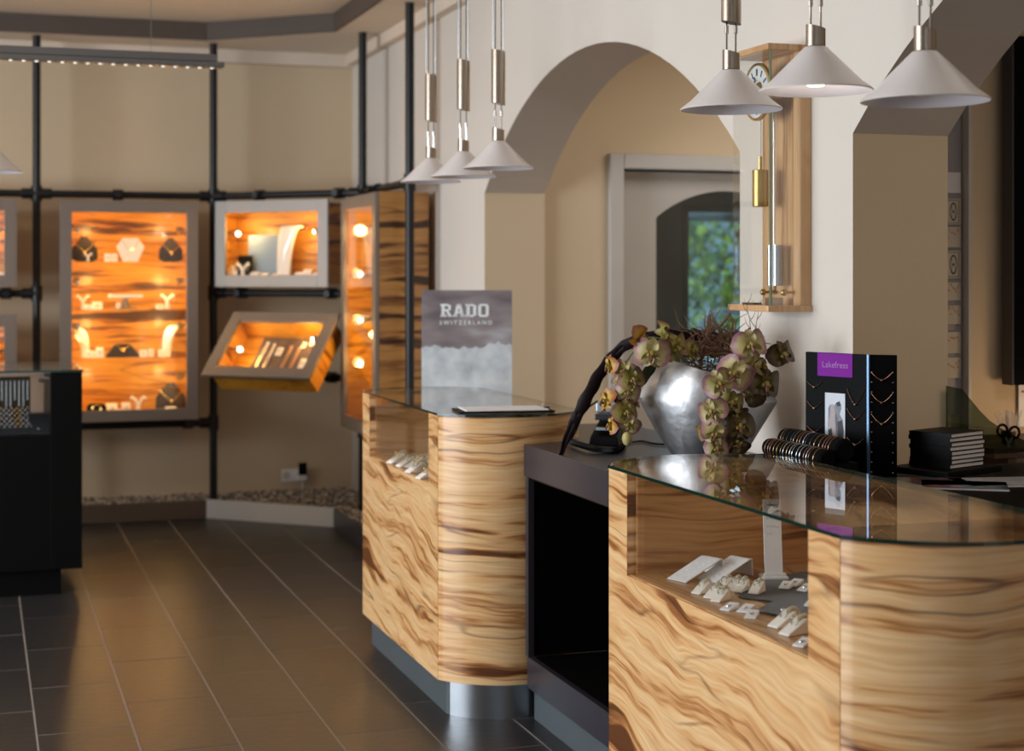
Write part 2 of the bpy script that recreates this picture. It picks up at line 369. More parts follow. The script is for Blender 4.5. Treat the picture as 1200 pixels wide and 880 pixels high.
# room behind the left arch, its door, and the garden beyond
dx0,dx1=2.952,4.33
struct(MB().box(2.6,dx0+.02,7.38,7.5,0,3).box(dx1-.02,5.6,7.38,7.5,0,3).box(dx0+.02,dx1-.02,7.38,7.5,2.03,3).build('wall_door',PLA))
struct(MB().box(2.6,5.6,4.62,4.74,0,3).build('wall_partition',PLA))
struct(MB().box(5.6,5.7,-3,7.5,0,3).build('wall_far_right',PLA))
struct(MB().box(2.6,5.6,-3,7.5,2.75,2.85).build('ceiling_annex',CEI))
fr=MB().box(dx0,dx0+.075,7.345,7.38,0,2.065).box(dx1-.075,dx1,7.345,7.38,0,2.065).box(dx0+.075,dx1-.075,7.345,7.38,1.99,2.065)
dr=fr.build('door_1',WD,bevel=.006); struct(dr)
MB().box(dx0+.02,dx0+.05,7.36,7.5,0,2.03).box(dx1-.05,dx1-.02,7.36,7.5,0,2.03).box(dx0+.05,dx1-.05,7.36,7.5,2.0,2.03).build('reveal',WD,dr)
# leaf with arched opening
lx0,lx1,zt=dx0+.06,dx1-.06,1.985; gx0,gx1=3.247,4.04; gc=(gx0+gx1)/2; hw=(gx1-gx0)/2
rad=(hw*hw+.14*.14)/(.28); zc=1.895-rad
arc=[(gc+rad*math.sin(a),zc+rad*math.cos(a)) for a in [(-1+2*i/16)*math.asin(hw/rad) for i in range(17)]]
m=MB().box(lx0,gx0,7.46,7.5,.01,zt).box(gx1,lx1,7.46,7.5,.01,zt)
for (xa,za),(xb,zb) in zip(arc,arc[1:]):
    vs=[(x,y,z) for y in (7.46,7.5) for (x,z) in ((xa,za),(xb,zb),(xb,zt),(xa,zt))]; m.add(vs,[(0,1,2,3),(7,6,5,4),(0,4,5,1),(3,2,6,7)])
lf=m.build('door_leaf',WD,dr,fix=False)
MB().box(gx0,gx1,7.46,7.5,.01,.35).build('bottom_rail',WD,lf)
MB().box(gx0,gx1,7.478,7.484,.35,1.9).build('pane',GLD,lf)
# vestibule beyond
VT=mat('blue_grey_wall','5A6E74',.7,var=.04)
struct(MB().box(2.6,2.7,7.5,10.2,0,3).box(2.6,4.585,10.1,10.2,0,3).box(4.585,6.3,10.1,10.2,1.95,3).box(6.2,6.3,7.5,10.2,0,3).build('wall_vestibule',VT))
struct(MB().box(2.6,6.3,7.5,10.2,2.6,2.7).build('ceiling_vestibule',VT))
struct(MB().box(2.6,6.3,7.5,10.4,-.05,0.001).build('floor_vestibule',TILE))
d2=MB().box(4.585,4.64,10.1,10.18,0,1.95).box(5.5,5.56,10.1,10.18,0,1.95).box(4.64,6.2,10.1,10.18,1.90,1.95).build('door_2',mat('dark_blue_grey_frame','3E4E54',.5)); struct(d2)
MB().box(4.64,5.5,10.135,10.142,.05,1.9).build('pane',GLD,d2)
# terrace outside
struct(MB().box(2,12,10.35,22,-.1,-.02).build('ground_outside',mat('pale_paving','A8A8A4',.9,var=.1)))
GRN=[mat('leaf_green_'+n,c,.7,var=.3,vscale=8) for n,c in (('mid','547E2C'),('light','A0AE38'),('deep','24441A'))]
def bush(loc,rx,rz,n,seed,label):
    q=random.Random(seed); m=MB()
    for i in range(n):
        a=q.uniform(0,2*PI); u=q.uniform(-1,1); rr=q.uniform(.75,1.05); s_=math.sqrt(1-u*u)
        c=Vector((rx*rr*s_*math.cos(a),rx*.7*rr*s_*math.sin(a),rz+rz*rr*u))
        E_=Matrix.Translation(c)@Euler((q.uniform(0,6),q.uniform(0,6),q.uniform(0,6))).to_matrix().to_4x4(); w=q.uniform(.04,.075)
        m.cur=q.choice((0,0,1,1,2)); m.add([(-w,0,0),(0,-w*.5,.01),(w,0,0),(0,w*.5,.01)],[(0,1,2,3)],E_)
    t=thing('shrub',loc,0,label,'shrub'); fo=m.build('foliage',GRN,t,fix=False); fo['kind']='stuff'
    MB().tube([(0,0,0),(.03,0,rz*.6),(0,.02,rz*1.2)],[.05,.04,.02]).build('trunk',TW,t)
bush((6.2,14.6,-.02),.95,1.2,1900,1,'green leafy shrub seen through the arched glass door, nearest the door post')
bush((8.1,16.6,-.02),1.0,1.3,1900,2,'yellow-green shrub seen through the glass door, farther right')
# white garden chair and table
GW=mat('white_garden_paint','DDE4EA',.5)
gc_=at(852,380,Y=12.2)
t=thing('garden_chair',(gc_.x,12.2,-.02),R(-20),'white round-backed garden chair on the terrace behind the door glass','chair')
m=MB(); rp=[(.26*math.cos(a),0,.92+.26*math.sin(a)) for a in [2*PI*i/24 for i in range(25)]]
m.tube(rp,.028,8,False); m.build('backrest',GW,t,smooth=True)
MB().lathe([(.24,.44),(.25,.455),(.24,.47)],24).build('seat',GW,t)
for sx in (-1,1):
    for sy in (-1,1): MB().tube([(sx*.2,sy*.2,0),(sx*.17,sy*.17,.45)],.015).build('leg',GW,t)
tb=at(812,395,Y=12.9)
t=thing('garden_table',(tb.x,12.9,-.02),0,'pale terrace table beyond the door glass, left of the round chair','table')
MB().box(-.6,.8,-.4,.4,.72,.76).build('table_top',GW,t,bevel=.005)
for sx in (-.5,.7):
    for sy in (-.33,.33): MB().box(sx-.025,sx+.025,sy-.025,sy+.025,0,.72).build('leg',GW,t)
pb=at(835,240,Y=12.4)
t=thing('parasol',(pb.x+.3,11.6,-.02),0,'dark folded-edge parasol outside above the shrubs','parasol')
MB().lathe([(1.0,pb.z-.12),(.03,pb.z+.35)],8).build('canopy',mat('dark_canvas','2C3B40',.9),t)
MB().tube([(0,0,0),(0,0,pb.z+.3)],.025).build('pole',PIPE,t)

# ------------------------------------------------------------------ wood counters
def counter_outline(off=0):
    r=.283; L_=.55-.0; cy=-.417
    def arcp(s):
        a0=math.atan2(-.55-cy,-.25); pts=[]
        n=22; A0=PI+math.atan2(.133,.25); A1=2*PI-math.atan2(.133,.25)
        for i in range(n+1):
            a=A0+(A1-A0)*i/n; pts.append(((r+off)*math.cos(a),(cy+(r+off)*math.sin(a))))
        return pts
    near=arcp(1); far=[(x,-y) for x,y in near][::-1]
    return near,far
def counter(loc,label,glass_label_unused=None):
    t=thing('display_counter',loc,0,label,'counter','curved wood display counters')
    near,far=counter_outline()
    z0,zt=.119,.9965
    body=MB(); body.prism(near+[(.25,-.435),(-.25,-.435)],z0,zt)
    body.prism([(-.25,.435),(.25,.435)]+far,z0,zt)
    body.box(-.25,.25,-.435,.435,z0,.757)
    body.build('body',VEN,t,smooth=True)
    MB().box(-.2512,-.2501,-.549,.549,z0,.757).box(-.2512,-.2501,-.549,-.4351,.7571,zt).box(-.2512,-.2501,.4351,.549,.7571,zt).build('side_panel',VES,t)
    MB().box(.23,.25,-.435,.435,.7575,zt).build('back_panel',VIN,t)
    MB().box(-.245,.229,-.434,.434,.7572,.7592).build('display_floor',VENY,t)
    MB().box(-.228,.229,.428,.4345,.7595,zt-.002).build('inner_panel',VIN,t); MB().box(-.228,.229,-.4345,-.428,.7595,zt-.002).build('inner_panel',VIN,t)
    MB().box(-.236,-.229,-.434,.434,.7592,zt).build('side_pane',GLS,t)
    n2,f2=counter_outline(.004); g=MB(); g.prism(n2+f2,.9972,1.0045)
    g.mi=[0,0]+[1]*(len(g.f)-2); g.build('glass_top',[GLT,GLG],t)
    n3,f3=counter_outline(-.035); n3=[(max(-.2175,min(.2175,x)),y) for x,y in n3]; f3=[(max(-.2175,min(.2175,x)),y) for x,y in f3]
    MB().prism(n3+f3,0,z0).build('plinth',PLIN,t)
    n4,_=counter_outline(-.030); a=[p for p in n4 if p[0]>-.26][1:-1]; inn,_=counter_outline(-.034); c_=inn[1:-1]
    MB().prism(a+c_[::-1],.0,z0-.001).build('steel_plate',STEEL,t,smooth=True)
    MB().box(-.2505,-.25-.0001,-.435,.435,.7575,.7577)
    return t
c2=counter((1.70,3.065,0),'streaked wood display counter nearest the camera, earrings and white cards in its well')
c1=counter((1.70,5.69,0),'streaked wood display counter farther back, a clipboard lying on its glass')
# black desk between and behind the counters
t=thing('black_desk',(0,0,0),0,'dark grey and black desk between the two wood counters, vase on top','desk')
MB().box(1.70,2.298,3.80,5.6,.804,.909).build('desk_top',DGREY,t,bevel=.003)
MB().box(1.96,2.298,2.2,3.80,.804,.909).build('desk_return',DGREY,t)
MB().box(1.70,1.72,3.80,4.955,.119,.219).build('lower_rail',DGREY,t)
MB().box(2.2,2.215,3.80,4.95,.219,.804).box(1.721,2.2,3.80,4.95,.205,.2185).box(1.721,2.2,4.951,4.965,.219,.804).build('niche_lining',BLK,t)
MB().box(1.70,1.72,4.945,4.972,.2195,.8035).build('side_post',DGREY,t)
MB().box(1.74,1.76,3.7,5.0,0,.119).build('plinth',PLIN,t); MB().box(1.705,2.2,3.80,4.95,.80,.8038).build('niche_top',BLK,t)
MB().box(1.98,2.0,2.2,3.78,.0,.80).build('back_panel',BLK,t)
t=thing('black_sideboard',(0,0,0),0,'low black sideboard in the right arch holding magazines','sideboard')
MB().box(2.31,3.2,2.0,3.88,0,.93).build('cabinet_body',BLK,t,bevel=.003)
MB().box(1.99,3.2,2.0,3.45,.931,.955).build('worktop',BLKG,t)
MB().box(2.02,2.3,2.05,3.4,.9095,.9305).build('riser',BLK,t)

# ------------------------------------------------------------------ black counter at the left
t=thing('black_counter',(0,0,0),0,'black display counter at the left edge with necklaces inside','counter')
y0=7.6
MB().box(-1.6,.31,y0,y0+.75,.12,.735).box(.31,.45,y0,y0+.75,.12,1.02).build('body',BLK,t,bevel=.002)
MB().box(-1.6,.36,y0+.05,y0+.7,0,.119).build('plinth',BLK,t)
MB().box(-1.6,.305,y0+.70,y0+.72,.74,1.02).build('back_wall',mat('pink_beige_lining','A88C78',.7),t)
MB().box(-1.6,.308,y0+.005,y0+.013,.74,1.02).build('front_pane',GLS,t)
g=MB().box(-1.61,.455,y0-.005,y0+.755,1.0205,1.031); g.mi=[0,0,1,1,1,1]; g.build('glass_top',[GLT,GLG],t)
MB().tube([(.26,y0+.05,.985),(.305,y0+.05,.985)],.012).build('glass_clamp',CHR,t)
t=thing('chain_stand',(.135,y0+.42,.737),0,'black upright board hung with silver bracelets in the left black counter','jewellery stand')
MB().box(-.10,.10,0,.02,0,.240).build('board',VEL,t)
for i in range(10):
    x=-.088+i*.0195; m=MB().tube([(x,-.004,.222),(x,-.006,.10+.03*(i%3==0))],.0032,6); m.build('bracelet',mat('dull_silver','8A8F94',.45,.5),t)
def ringtray(y,z,label):
    t=thing('ring_tray',(.135,y0+y,z),0,label,'ring tray','ring trays in the black counter')
    MB().box(-.10,.10,-.028,.028,0,.028).build('tray',VEL,t,bevel=.004)
    for i in range(8):
        a=[( -.084+i*.024+.010*math.cos(q),-.0,.034+.010*math.sin(q)) for q in [2*PI*k/10 for k in range(11)]]
        MB().tube(a,.0028,5,False).ball((-.084+i*.024,-.004,.046),.006,6).build('ring',CHR if i%5 else GOLD,t)
for k,(nm) in enumerate(('front','second','third','rearmost')):
    ringtray(.08+k*.075,.737+k*.018,'black velvet ring tray in the left black counter, %s row'%nm)
t=thing('ring_box',(.262,y0+.1,.7365),0,'small black ring box beside the post of the black counter','ring box')
MB().box(-.045,.045,0,.06,0,.09).build('box',BLK,t,bevel=.003); MB().ball((0,-.008,.02),.012,8,.5).build('ring',CHR,t)

# ------------------------------------------------------------------ pipe rack
t=thing('pipe_rack',(0,0,0),0,'black steel pipe framework from gravel bed to ceiling carrying the cabinets','pipe frame')
pr=.0235; P0=(-1.4,9.88); P1=(.325,9.88); P2=(1.363,9.89); P3=(2.128,9.166); P4=(2.126,8.08); P5=(2.126,7.2)
POL=(P0,P1,P2,P3,P4)
for p in POL:
    MB().tube([(p[0],p[1],.075),(p[0],p[1],2.878)],pr,14).build('upright_pipe',PIPE,t,smooth=True)
def hp(a,b,z,ts=()):
    a=Vector((a[0],a[1],z)); b=Vector((b[0],b[1],z)); d=(b-a).normalized(); L_=(b-a).length
    q=MB().tube([a,b],pr*.92,12)
    q.tube([a+d*.01,a+d*.085],pr*1.35,12); q.tube([b-d*.085,b-d*.01],pr*1.35,12)
    for u in ts:
        c=a+d*(L_*u); q.tube([c-d*.03,c+d*.03],pr*1.4,12); q.tube([c,c+Vector((-d.y,d.x,0))*-.06],pr*.9,8)
    q.build('cross_pipe',PIPE,t,smooth=True)
for z in (1.945,.561): hp(P0,P1,z); hp(P1,P2,z,(.45,) if z>1 else (.85,))
for z in (1.945,): hp(P2,P3,z,(.32,.85)); hp(P3,P4,z,(.35,))
hp(P2,P3,1.355,(.2,.8)); hp(P2,P3,.86,(.8,)); hp(P3,P4,.561); hp(P0,P1,1.355,(.9,))
for p in POL:
    for z in (1.945,1.355,.561):
        if p is P4 and z<1.9: continue
        MB().tube([(p[0],p[1],z-.045),(p[0],p[1],z+.045)],pr*1.38,12).build('fitting',PIPE,t,smooth=True)

# ------------------------------------------------------------------ wall cabinets
def cabinet(M,Wd,Ht,D,fw,fm,label,shelves=(),top_glass=False,carc=None,inner=None,inset=.02,lights=(),bulbs=True):
    """local frame: x across, y into the depth, z up, front face at y=0"""
    t=thing('wall_cabinet',label=label,cat='display cabinet',M=M,group='lit wall cabinets')
    f=MB(); ft=.022
    for a in ((0,fw,0,Ht),(Wd-fw,Wd,0,Ht),(fw,Wd-fw,0,fw),(fw,Wd-fw,Ht-fw,Ht)): f.box(a[0],a[1],0,ft,a[2],a[3])
    f.build('frame',fm,t,bevel=.002)
    i=inset; w=.018; c_=MB(); C0=ft+.0005
    c_.box(i,i+w,C0,D,i,Ht-i).box(Wd-i-w,Wd-i,C0,D,i,Ht-i).box(i+w,Wd-i-w,C0,D,i,i+w).box(i+w,Wd-i-w,C0,D,Ht-i-w,Ht-i).box(i+w,Wd-i-w,D-w,D,i+w,Ht-i-w)
    c_.build('carcass',carc or CABW,t)
    MB().box(fw-.005,Wd-fw+.005,.010,.015,fw-.005,Ht-fw+.005).build('glass_pane',GLS,t)
    for z in shelves: MB().box(i+w+.001,Wd-i-w-.001,.035,D-w-.001,z-.006,z).build('shelf',GLS,t)
    for (x,y,z,dx,pw) in lights:
        m=MB().tube([(x,y,z),(x+dx*.045,y,z-.004)],.006,6); m.tube([(x+dx*.04,y,z),(x+dx*.075,y-.004,z-.012)],[.015,.024],10)
        m.build('spot_head',STEEL,t,smooth=True)
        if bulbs: MB().ball((x+dx*.079,y-.006,z-.013),.014,10).build('spot_bulb',BULBW,t,smooth=True)
        point('cabinet_spot',(x+dx*.14,.042,z-.005),pw,WARM,.03,t)
    return t
def frameM(loc,rz,tilt=0): return Matrix.Translation(loc)@Euler((0,0,rz)).to_matrix().to_4x4()@Euler((tilt,0,0)).to_matrix().to_4x4()
DIA=math.atan2(-.690,.724)
LA=[]; 
MA=frameM((.449,9.70,.60),0); shA=(.36,.645,.925+.0); 
# shelf heights measured from the photograph: glass at px rows 307, 362, 418
def zA(py): return at(150,py,Y=9.8).z-.60
shA=tuple(zA(v) for v in (307,362.5,418)); base=.0395
lgt=[]
for zz in (zA(268),zA(328),zA(380),zA(440)): lgt+= [(.04,.07,zz,1,1.6),(.757,.07,zz,-1,1.6)]
A=cabinet(MA,.797,1.30,.29,.068,GREYF,'tall grey-framed lit wall cabinet with three glass shelves, left of the corner',shA,lights=lgt,bulbs=False)
def inA(px,py_base,y=.10):
    """cabinet A: position from a picture column on the chosen shelf"""
    zs=sorted(list(shA)+[base]); p=at(px,py_base,Y=9.70+y); z=min(zs,key=lambda q:abs(q+.60-p.z)); return Vector((p.x,9.70+y,z+.6008))
# cabinet B on the diagonal
u=Vector((.724,-.690,0)); nn=Vector((-.690,-.724,0))
pB=Vector((1.363,9.895,1.393))+u*.127+nn*.16
MBm=frameM(pB,DIA)
Bc=cabinet(MBm,.789,.512,.20,.07,LGREYF,'light grey framed lit wall cabinet above the tilted one',lights=[(.045,.07,.33,1,1.5),(.745,.07,.34,-1,1.5)])
# cabinet C tilted
TL=Vector((1.434,9.534,1.465-.217)); sl=math.atan2(.328,.356)  # face leans back from vertical by this
wC,hC=.729,.484
BL=TL+nn*.328+Vector((0,0,-.356))
MC=frameM(BL,DIA,-sl)
Cc=cabinet(MC,wC,hC,.17,.07,GREYF,'grey-framed lit box tilted like a lectern, holding bracelets and cards',inset=.035,lights=[(.055,.06,.25,1,1.2),(.675,.06,.34,-1,1.2)])
# cabinet D on the right segment, faces -X
MD=frameM((1.968,9.03,.60),-PI/2)
lgd=[(.05,.09,z_,1,1.4) for z_ in (1.12,.88,.62,.38)]
Dc=cabinet(MD,.84,1.30,.29,.07,GREYF,'tall lit cabinet with dark streaked wood side, right of the corner',(.36,.64,.93),inner=None,lights=lgd,carc=CABW,inset=.0)
MB().box(.0,.84,.024,.29,1.2995,1.302).box(.8402,.8425,.0225,.29,0,1.30).build('side_cladding',ZEB,Dc)
ME=frameM((-.58,9.70,1.393),0); cabinet(ME,.79,.512,.15,.07,GREYF,'grey-framed lit cabinet cut by the left picture edge, upper one',lights=[(.745,.07,.34,-1,1.5)])
MF=frameM((-.58,9.70,.60),0); cabinet(MF,.79,.635,.15,.07,GREYF,'dark-framed lit cabinet at the left picture edge, behind the black counter',lights=[(.745,.07,.42,-1,1.5)])

# ---------- small display pieces (z=0 is the standing face, they face -y)
def Tm(p,rz=0): return Matrix.Translation(p)@Euler((0,0,rz)).to_matrix().to_4x4()
def local(Mc,x,y,z,rz=0,rx=0): return Mc@Matrix.Translation((x,y,z))@Euler((rx,0,rz)).to_matrix().to_4x4()
def y_stand(M,h,label,mt=None):
    t=thing('earring_stand',label=label,cat='jewellery stand',M=M,group='forked earring stands'); mt=mt or CRM
    m=MB().tube([(0,0,.002),(0,0,h*.5)],[h*.16,h*.10],10)
    m.build('stem',mt,t,smooth=True)
    for s in (-1,1):
        MB().tube([(0,0,h*.45),(s*h*.16,0,h*.75),(s*h*.36,0,h*.9),(s*h*.42,0,h*.8)],[h*.09,h*.085,h*.09,h*.07],10).build('arm',mt,t,smooth=True)
        MB().tube([(s*h*.40,-h*.1,h*.82),(s*h*.40,-h*.11,h*.5)],.003,5).build('earring',GOLD,t)
    return t
def bust(M,h,label,mt,chain=True,w=1.):
    t=thing('necklace_bust',label=label,cat='necklace bust',M=M,group='necklace busts in the cabinets')
    m=MB(); pf=[(.30,0,.16),(.52,.12,.17),(.50,.5,.16),(.30,.78,.12),(.17,.9,.09),(.15,1.0,.08)]
    n=14; vs=[]; 
    for (a,z,b_) in pf:
        for k in range(n): th=2*PI*k/n; vs.append((a*h*w*math.cos(th),b_*h*math.sin(th)+(-.10+.22*z)*h,z*h))
    fs=[(i*n+k,i*n+(k+1)%n,(i+1)*n+(k+1)%n,(i+1)*n+k) for i in range(len(pf)-1) for k in range(n)]+[list(range(n))[::-1],[(len(pf)-1)*n+k for k in range(n)]]
    m.add(vs,fs); m.build('bust',mt,t,smooth=True)
    if chain:
        pts=[(x*h*w*.42,-.30*h+.22*h*x*x+.03*h*(0 if abs(x)<.5 else 1),(.40+.42*abs(x)**1.3)*h) for x in [-1+2*i/12 for i in range(13)]]
        MB().tube(pts,.0035,6).ball((0,-.31*h,.37*h),.010,8).build('necklace',GOLD,t,smooth=True)
    return t
def hexbust(M,h,label):
    t=thing('necklace_plate',label=label,cat='necklace bust',M=M)
    w=h*1.1; p=[(-.28,0),(.28,0),(.52,.62),(.5,.68),(.28,1),(-.28,1),(-.5,.68),(-.52,.62)]
    m=MB(); n=len(p); vs=[(x*w,-.01+.02*z,z*h) for x,z in p]+[(x*w*.9,.03,z*h*.96) for x,z in p]
    m.add(vs,[list(range(n)),list(range(n,2*n))[::-1]]+[((i+1)%n,i,n+i,n+(i+1)%n) for i in range(n)]); m.build('plate',CRM,t,bevel=.004)
    MB().tube([(-.3*w,-.012,.9*h),(-.15*w,-.016,.6*h),(0,-.02,.5*h),(.15*w,-.016,.6*h),(.3*w,-.012,.9*h)],.002,5).build('necklace',CHR,t); return t
def curve_stand(M,h,label,w=.06,flip=1):
    t=thing('necklace_ramp',label=label,cat='necklace stand',M=M,group='curved white necklace ramps')
    def fn(a,b_):
        ww=w*(.75+.5*b_); return ((a-.5)*ww+flip*(-.02+.075*b_**2.2),.0+.02*b_-.03*b_**2.5,h*math.sin(b_*1.6)/math.sin(1.6) if b_<.98 else h*.985)
    MB().grid(fn,4,12).build('ramp',CRM,t,smooth=True,solid=.006)
    MB().tube([(flip*.05,-.0,h*.93),(flip*.0,-.012,h*.55),(flip*-.01,-.01,h*.35),(flip*.01,-.014,h*.56),(flip*.07,-.005,h*.93)],.0016,5).build('necklace',CHR,t); return t
def block(M,sx,sy,sz,label,mt=None,name='display_block',ring=True,cat='display block'):
    t=thing(name,label=label,cat=cat,M=M,group='small white display blocks')
    m=MB(); vs=[(-sx/2,-sy/2,0),(sx/2,-sy/2,0),(sx/2,sy/2,0),(-sx/2,sy/2,0),(-sx/2,-sy*.1,sz*.9),(sx/2,-sy*.1,sz*.9),(sx/2,sy/2,sz),(-sx/2,sy/2,sz)]
    m.add(vs,[(3,2,1,0),(4,5,6,7),(0,1,5,4),(1,2,6,5),(2,3,7,6),(3,0,4,7)]).build('block',mt or CRM,t,bevel=.003)
    if ring: MB().tube([(sx*.14*math.cos(q),-sy*.36,sz*.52+sx*.14*math.sin(q)) for q in [2*PI*k/8 for k in range(9)]],.0018,5,False).build('ring',GOLD,t)
    return t
SH={'t':('top shelf',306),'m':('second shelf',362),'l':('third shelf',417),'b':('bottom',477)}
def PA(px,row,y=.09): return Tm(inA(px,SH[row][1],y))
# top shelf
bust(PA(99,'t',.10),.15,'dark necklace bust at the left end of the top shelf in the tall cabinet',DVEL)
y_stand(PA(103,'t',.06),.055,'small cream figure-like earring stand before the dark bust on the top shelf')
block(PA(126,'t'),.035,.03,.05,'small cream block, left of a pair on the top shelf')
block(PA(134,'t'),.035,.03,.05,'small cream block, right of a pair, beside the white plate, top shelf')
hexbust(PA(153,'t',.08),.142,'bright white faceted necklace plate in the middle of the top shelf')
bust(PA(200,'t',.10),.145,'dark velvet necklace bust with gold chain at the right end of the top shelf',DVEL,w=.95)
# second shelf
y_stand(PA(97,'m',.08),.09,'cream forked earring stand at the left of the second shelf')
block(PA(104,'m',.06),.05,.03,.03,'low cream block left of the second shelf, before the forked stand')
block(PA(114,'m'),.058,.04,.045,'wide cream block beside the forked stand on the second shelf')
t=thing('bracelet_bar',label='long white bracelet bar raised on a grey foot on the second shelf',cat='bracelet stand',M=PA(147,'m'))
MB().box(-.1,.1,-.02,.02,.068,.088).build('bar',CRM,t,bevel=.006); MB().lathe([(.07,0),(.075,.006),(.03,.014),(.018,.03),(.018,.067)],20).build('foot',mat('grey_foot','8A7466',.5),t,smooth=True)
block(PA(139,'m',.05),.025,.02,.042,'tiny cream block under the white bracelet bar')
block(PA(187,'m',.07),.045,.03,.028,'low cream block left of the right-hand forked stand on the second shelf')
y_stand(PA(196,'m'),.095,'cream forked earring stand with hanging earrings at the right of the second shelf')
# third shelf
curve_stand(PA(96,'l'),.17,'curved cream necklace ramp at the left end of the third shelf',flip=-1)
for i,(x,w_,h_,s_) in enumerate(((104,.04,.04,'low cream block next to the left ramp on the third shelf'),(110,.035,.035,'lowest cream block in the group of three on the third shelf'),(117,.045,.058,'tall cream block right of its group on the third shelf'))): block(PA(x,'l',.06+.01*i),w_,.03,h_,s_)
t=thing('necklace_mound',label='low grey velvet necklace mound in the middle of the third shelf',cat='necklace bust',M=PA(144,'l'))
MB().add([(-.105,-.04,0),(.105,-.04,0),(.105,.04,0),(-.105,.04,0),(-.045,.0,.075),(.045,.0,.075),(.045,.03,.075),(-.045,.03,.075)],[(3,2,1,0),(4,5,6,7),(0,1,5,4),(1,2,6,5),(2,3,7,6),(3,0,4,7)]).build('mound',DVEL,t,bevel=.012)
MB().tube([(-.04,-.008,.07),(-.02,-.022,.055),(0,-.03,.045),(.02,-.022,.055),(.04,-.008,.07)],.0035,6).ball((0,-.034,.038),.013,8).build('necklace',GOLD,t)
block(PA(168,'l',.07),.045,.035,.04,'cream block, left one of two right of the grey mound'); block(PA(177,'l',.08),.032,.03,.045,'narrow cream block, right one of two right of the grey mound'); block(PA(189,'l',.07),.036,.03,.04,'lone cream block beside the right-hand ramp')
curve_stand(PA(199,'l'),.18,'curved cream necklace ramp at the right end of the third shelf')
# bottom
t=thing('bangle_cushion',label='black cushion with gold bangle at the bottom left of the tall cabinet',cat='cushion',M=PA(113,'b',.08))
MB().lathe([(.03,0),(.055,.01),(.058,.04),(.04,.062),(.01,.066)],18,sy=.7).build('cushion',VEL,t,smooth=True); MB().tube([(.025*math.cos(q),-.036,.038+.02*math.sin(q)) for q in [2*PI*k/12 for k in range(13)]],.005,6,False).build('bangle',GOLD,t)
block(PA(131,'b'),.065,.045,.062,'widest cream block at the bottom of the tall cabinet'); block(PA(140,'b',.05),.035,.03,.032,'low cream block between two taller ones at the cabinet bottom'); block(PA(148,'b'),.05,.04,.065,'tall cream block left of the forked stand at the cabinet bottom')
y_stand(PA(162,'b'),.105,'cream forked earring stand at the bottom of the tall cabinet'); block(PA(171,'b',.06),.05,.035,.022,'flat cream block beside the bottom forked stand')
bust(PA(200,'b',.11),.175,'large dark bust with gold chain at the bottom right of the tall cabinet',DVEL)
block(PA(200,'b',.05),.065,.03,.036,'cream block standing before the large dark bust')
# cabinet B contents
bz=.0395
block(local(MBm,.16,.08,bz),.10,.02,.15,'black upright card behind the forked stand in the light grey cabinet',VEL,'display_card',False,'display card')
y_stand(local(MBm,.17,.045,bz),.11,'golden lit forked stand before a black card in the light grey cabinet')
t=thing('backdrop_card',label='large pale blue backdrop card in the light grey cabinet',cat='display card',M=local(MBm,.31,.118,bz)); MB().box(-.15,.15,0,.01,0,.27).build('card',mat('pale_blue_card','8FA3B4',.6),t)
curve_stand(local(MBm,.46,.07,bz),.32,'very tall glowing white necklace ramp in the light grey cabinet',w=.11)
for i,(x,w_,h_) in enumerate(((.25,.06,.05),(.32,.055,.045),(.395,.05,.04),(.56,.05,.05),(.62,.06,.065),(.68,.05,.045))):
    block(local(MBm,x,.05,bz),w_,.03,h_,'white block, light grey cabinet, '+('leftmost','second from left','third from left, before the tall ramp','just right of the tall ramp','biggest, right of the ramp','rightmost')[i])
bust(local(MBm,.03+.03,.09,bz),.0001+.09,'small bust half hidden by the left frame in the light grey cabinet',CRM,False)
# cabinet C contents: pad at the back, items lying on it
pad=thing('display_pad',label='grey-brown velvet pad in the tilted box cabinet',cat='pad',M=local(MC,0,.122,0)); MB().box(.20,.66,-.0,.009,.075,.39).build('pad',mat('brown_velvet','5B463A',.9,sheen=.3),pad)
for i,x in enumerate((.25,.30,.42,.48)):
    t=thing('bracelet_strip',label=('leftmost','second','third','rightmost')[i]+' long bracelet strip lying in the tilted cabinet',cat='bracelet',M=local(MC,x,.116,.09),group='bracelets in the tilted cabinet'); MB().box(-.010,.010,-.004,.004,0,.26-.012*i).build('strip',CRM if i<2 else mat('rose_strip_%d'%i,'C99A80',.5),t,bevel=.003)
    MB().tube([(0,-.006,.01),(0,-.007,.24-.012*i)],.0025,5).build('chain',GOLD,t)
for i,(x,z,w_,h_) in enumerate(((.355,.25,.04,.06),(.365,.08,.04,.06),(.55,.16,.04,.07),(.535,.08,.035,.06),(.60,.17,.05,.08),(.60,.08,.04,.03),(.5,.31,.03,.04),(.55,.33,.03,.04),(.45,.085,.03,.05))):
    t=thing('jewellery_card',label='small cream card in the tilted cabinet, '+('upper one between bracelet strips','lower one between bracelet strips','left one of the upper right pair','tall one right of the rightmost strip','right one of the upper right pair','small one at the lower right','near the upper edge, left','near the upper edge, right','between third and rightmost strips')[i],cat='card',M=local(MC,x,.113,z),group='cards in the tilted cabinet'); MB().box(-w_/2,w_/2,-.002,.006,0,h_).build('card',CRM,t,bevel=.002)
    MB().tube([(.008*math.cos(q),-.004,h_/2+.008*math.sin(q)) for q in [2*PI*k/8 for k in range(9)]],.002,5,False).build('ring',GOLD,t)
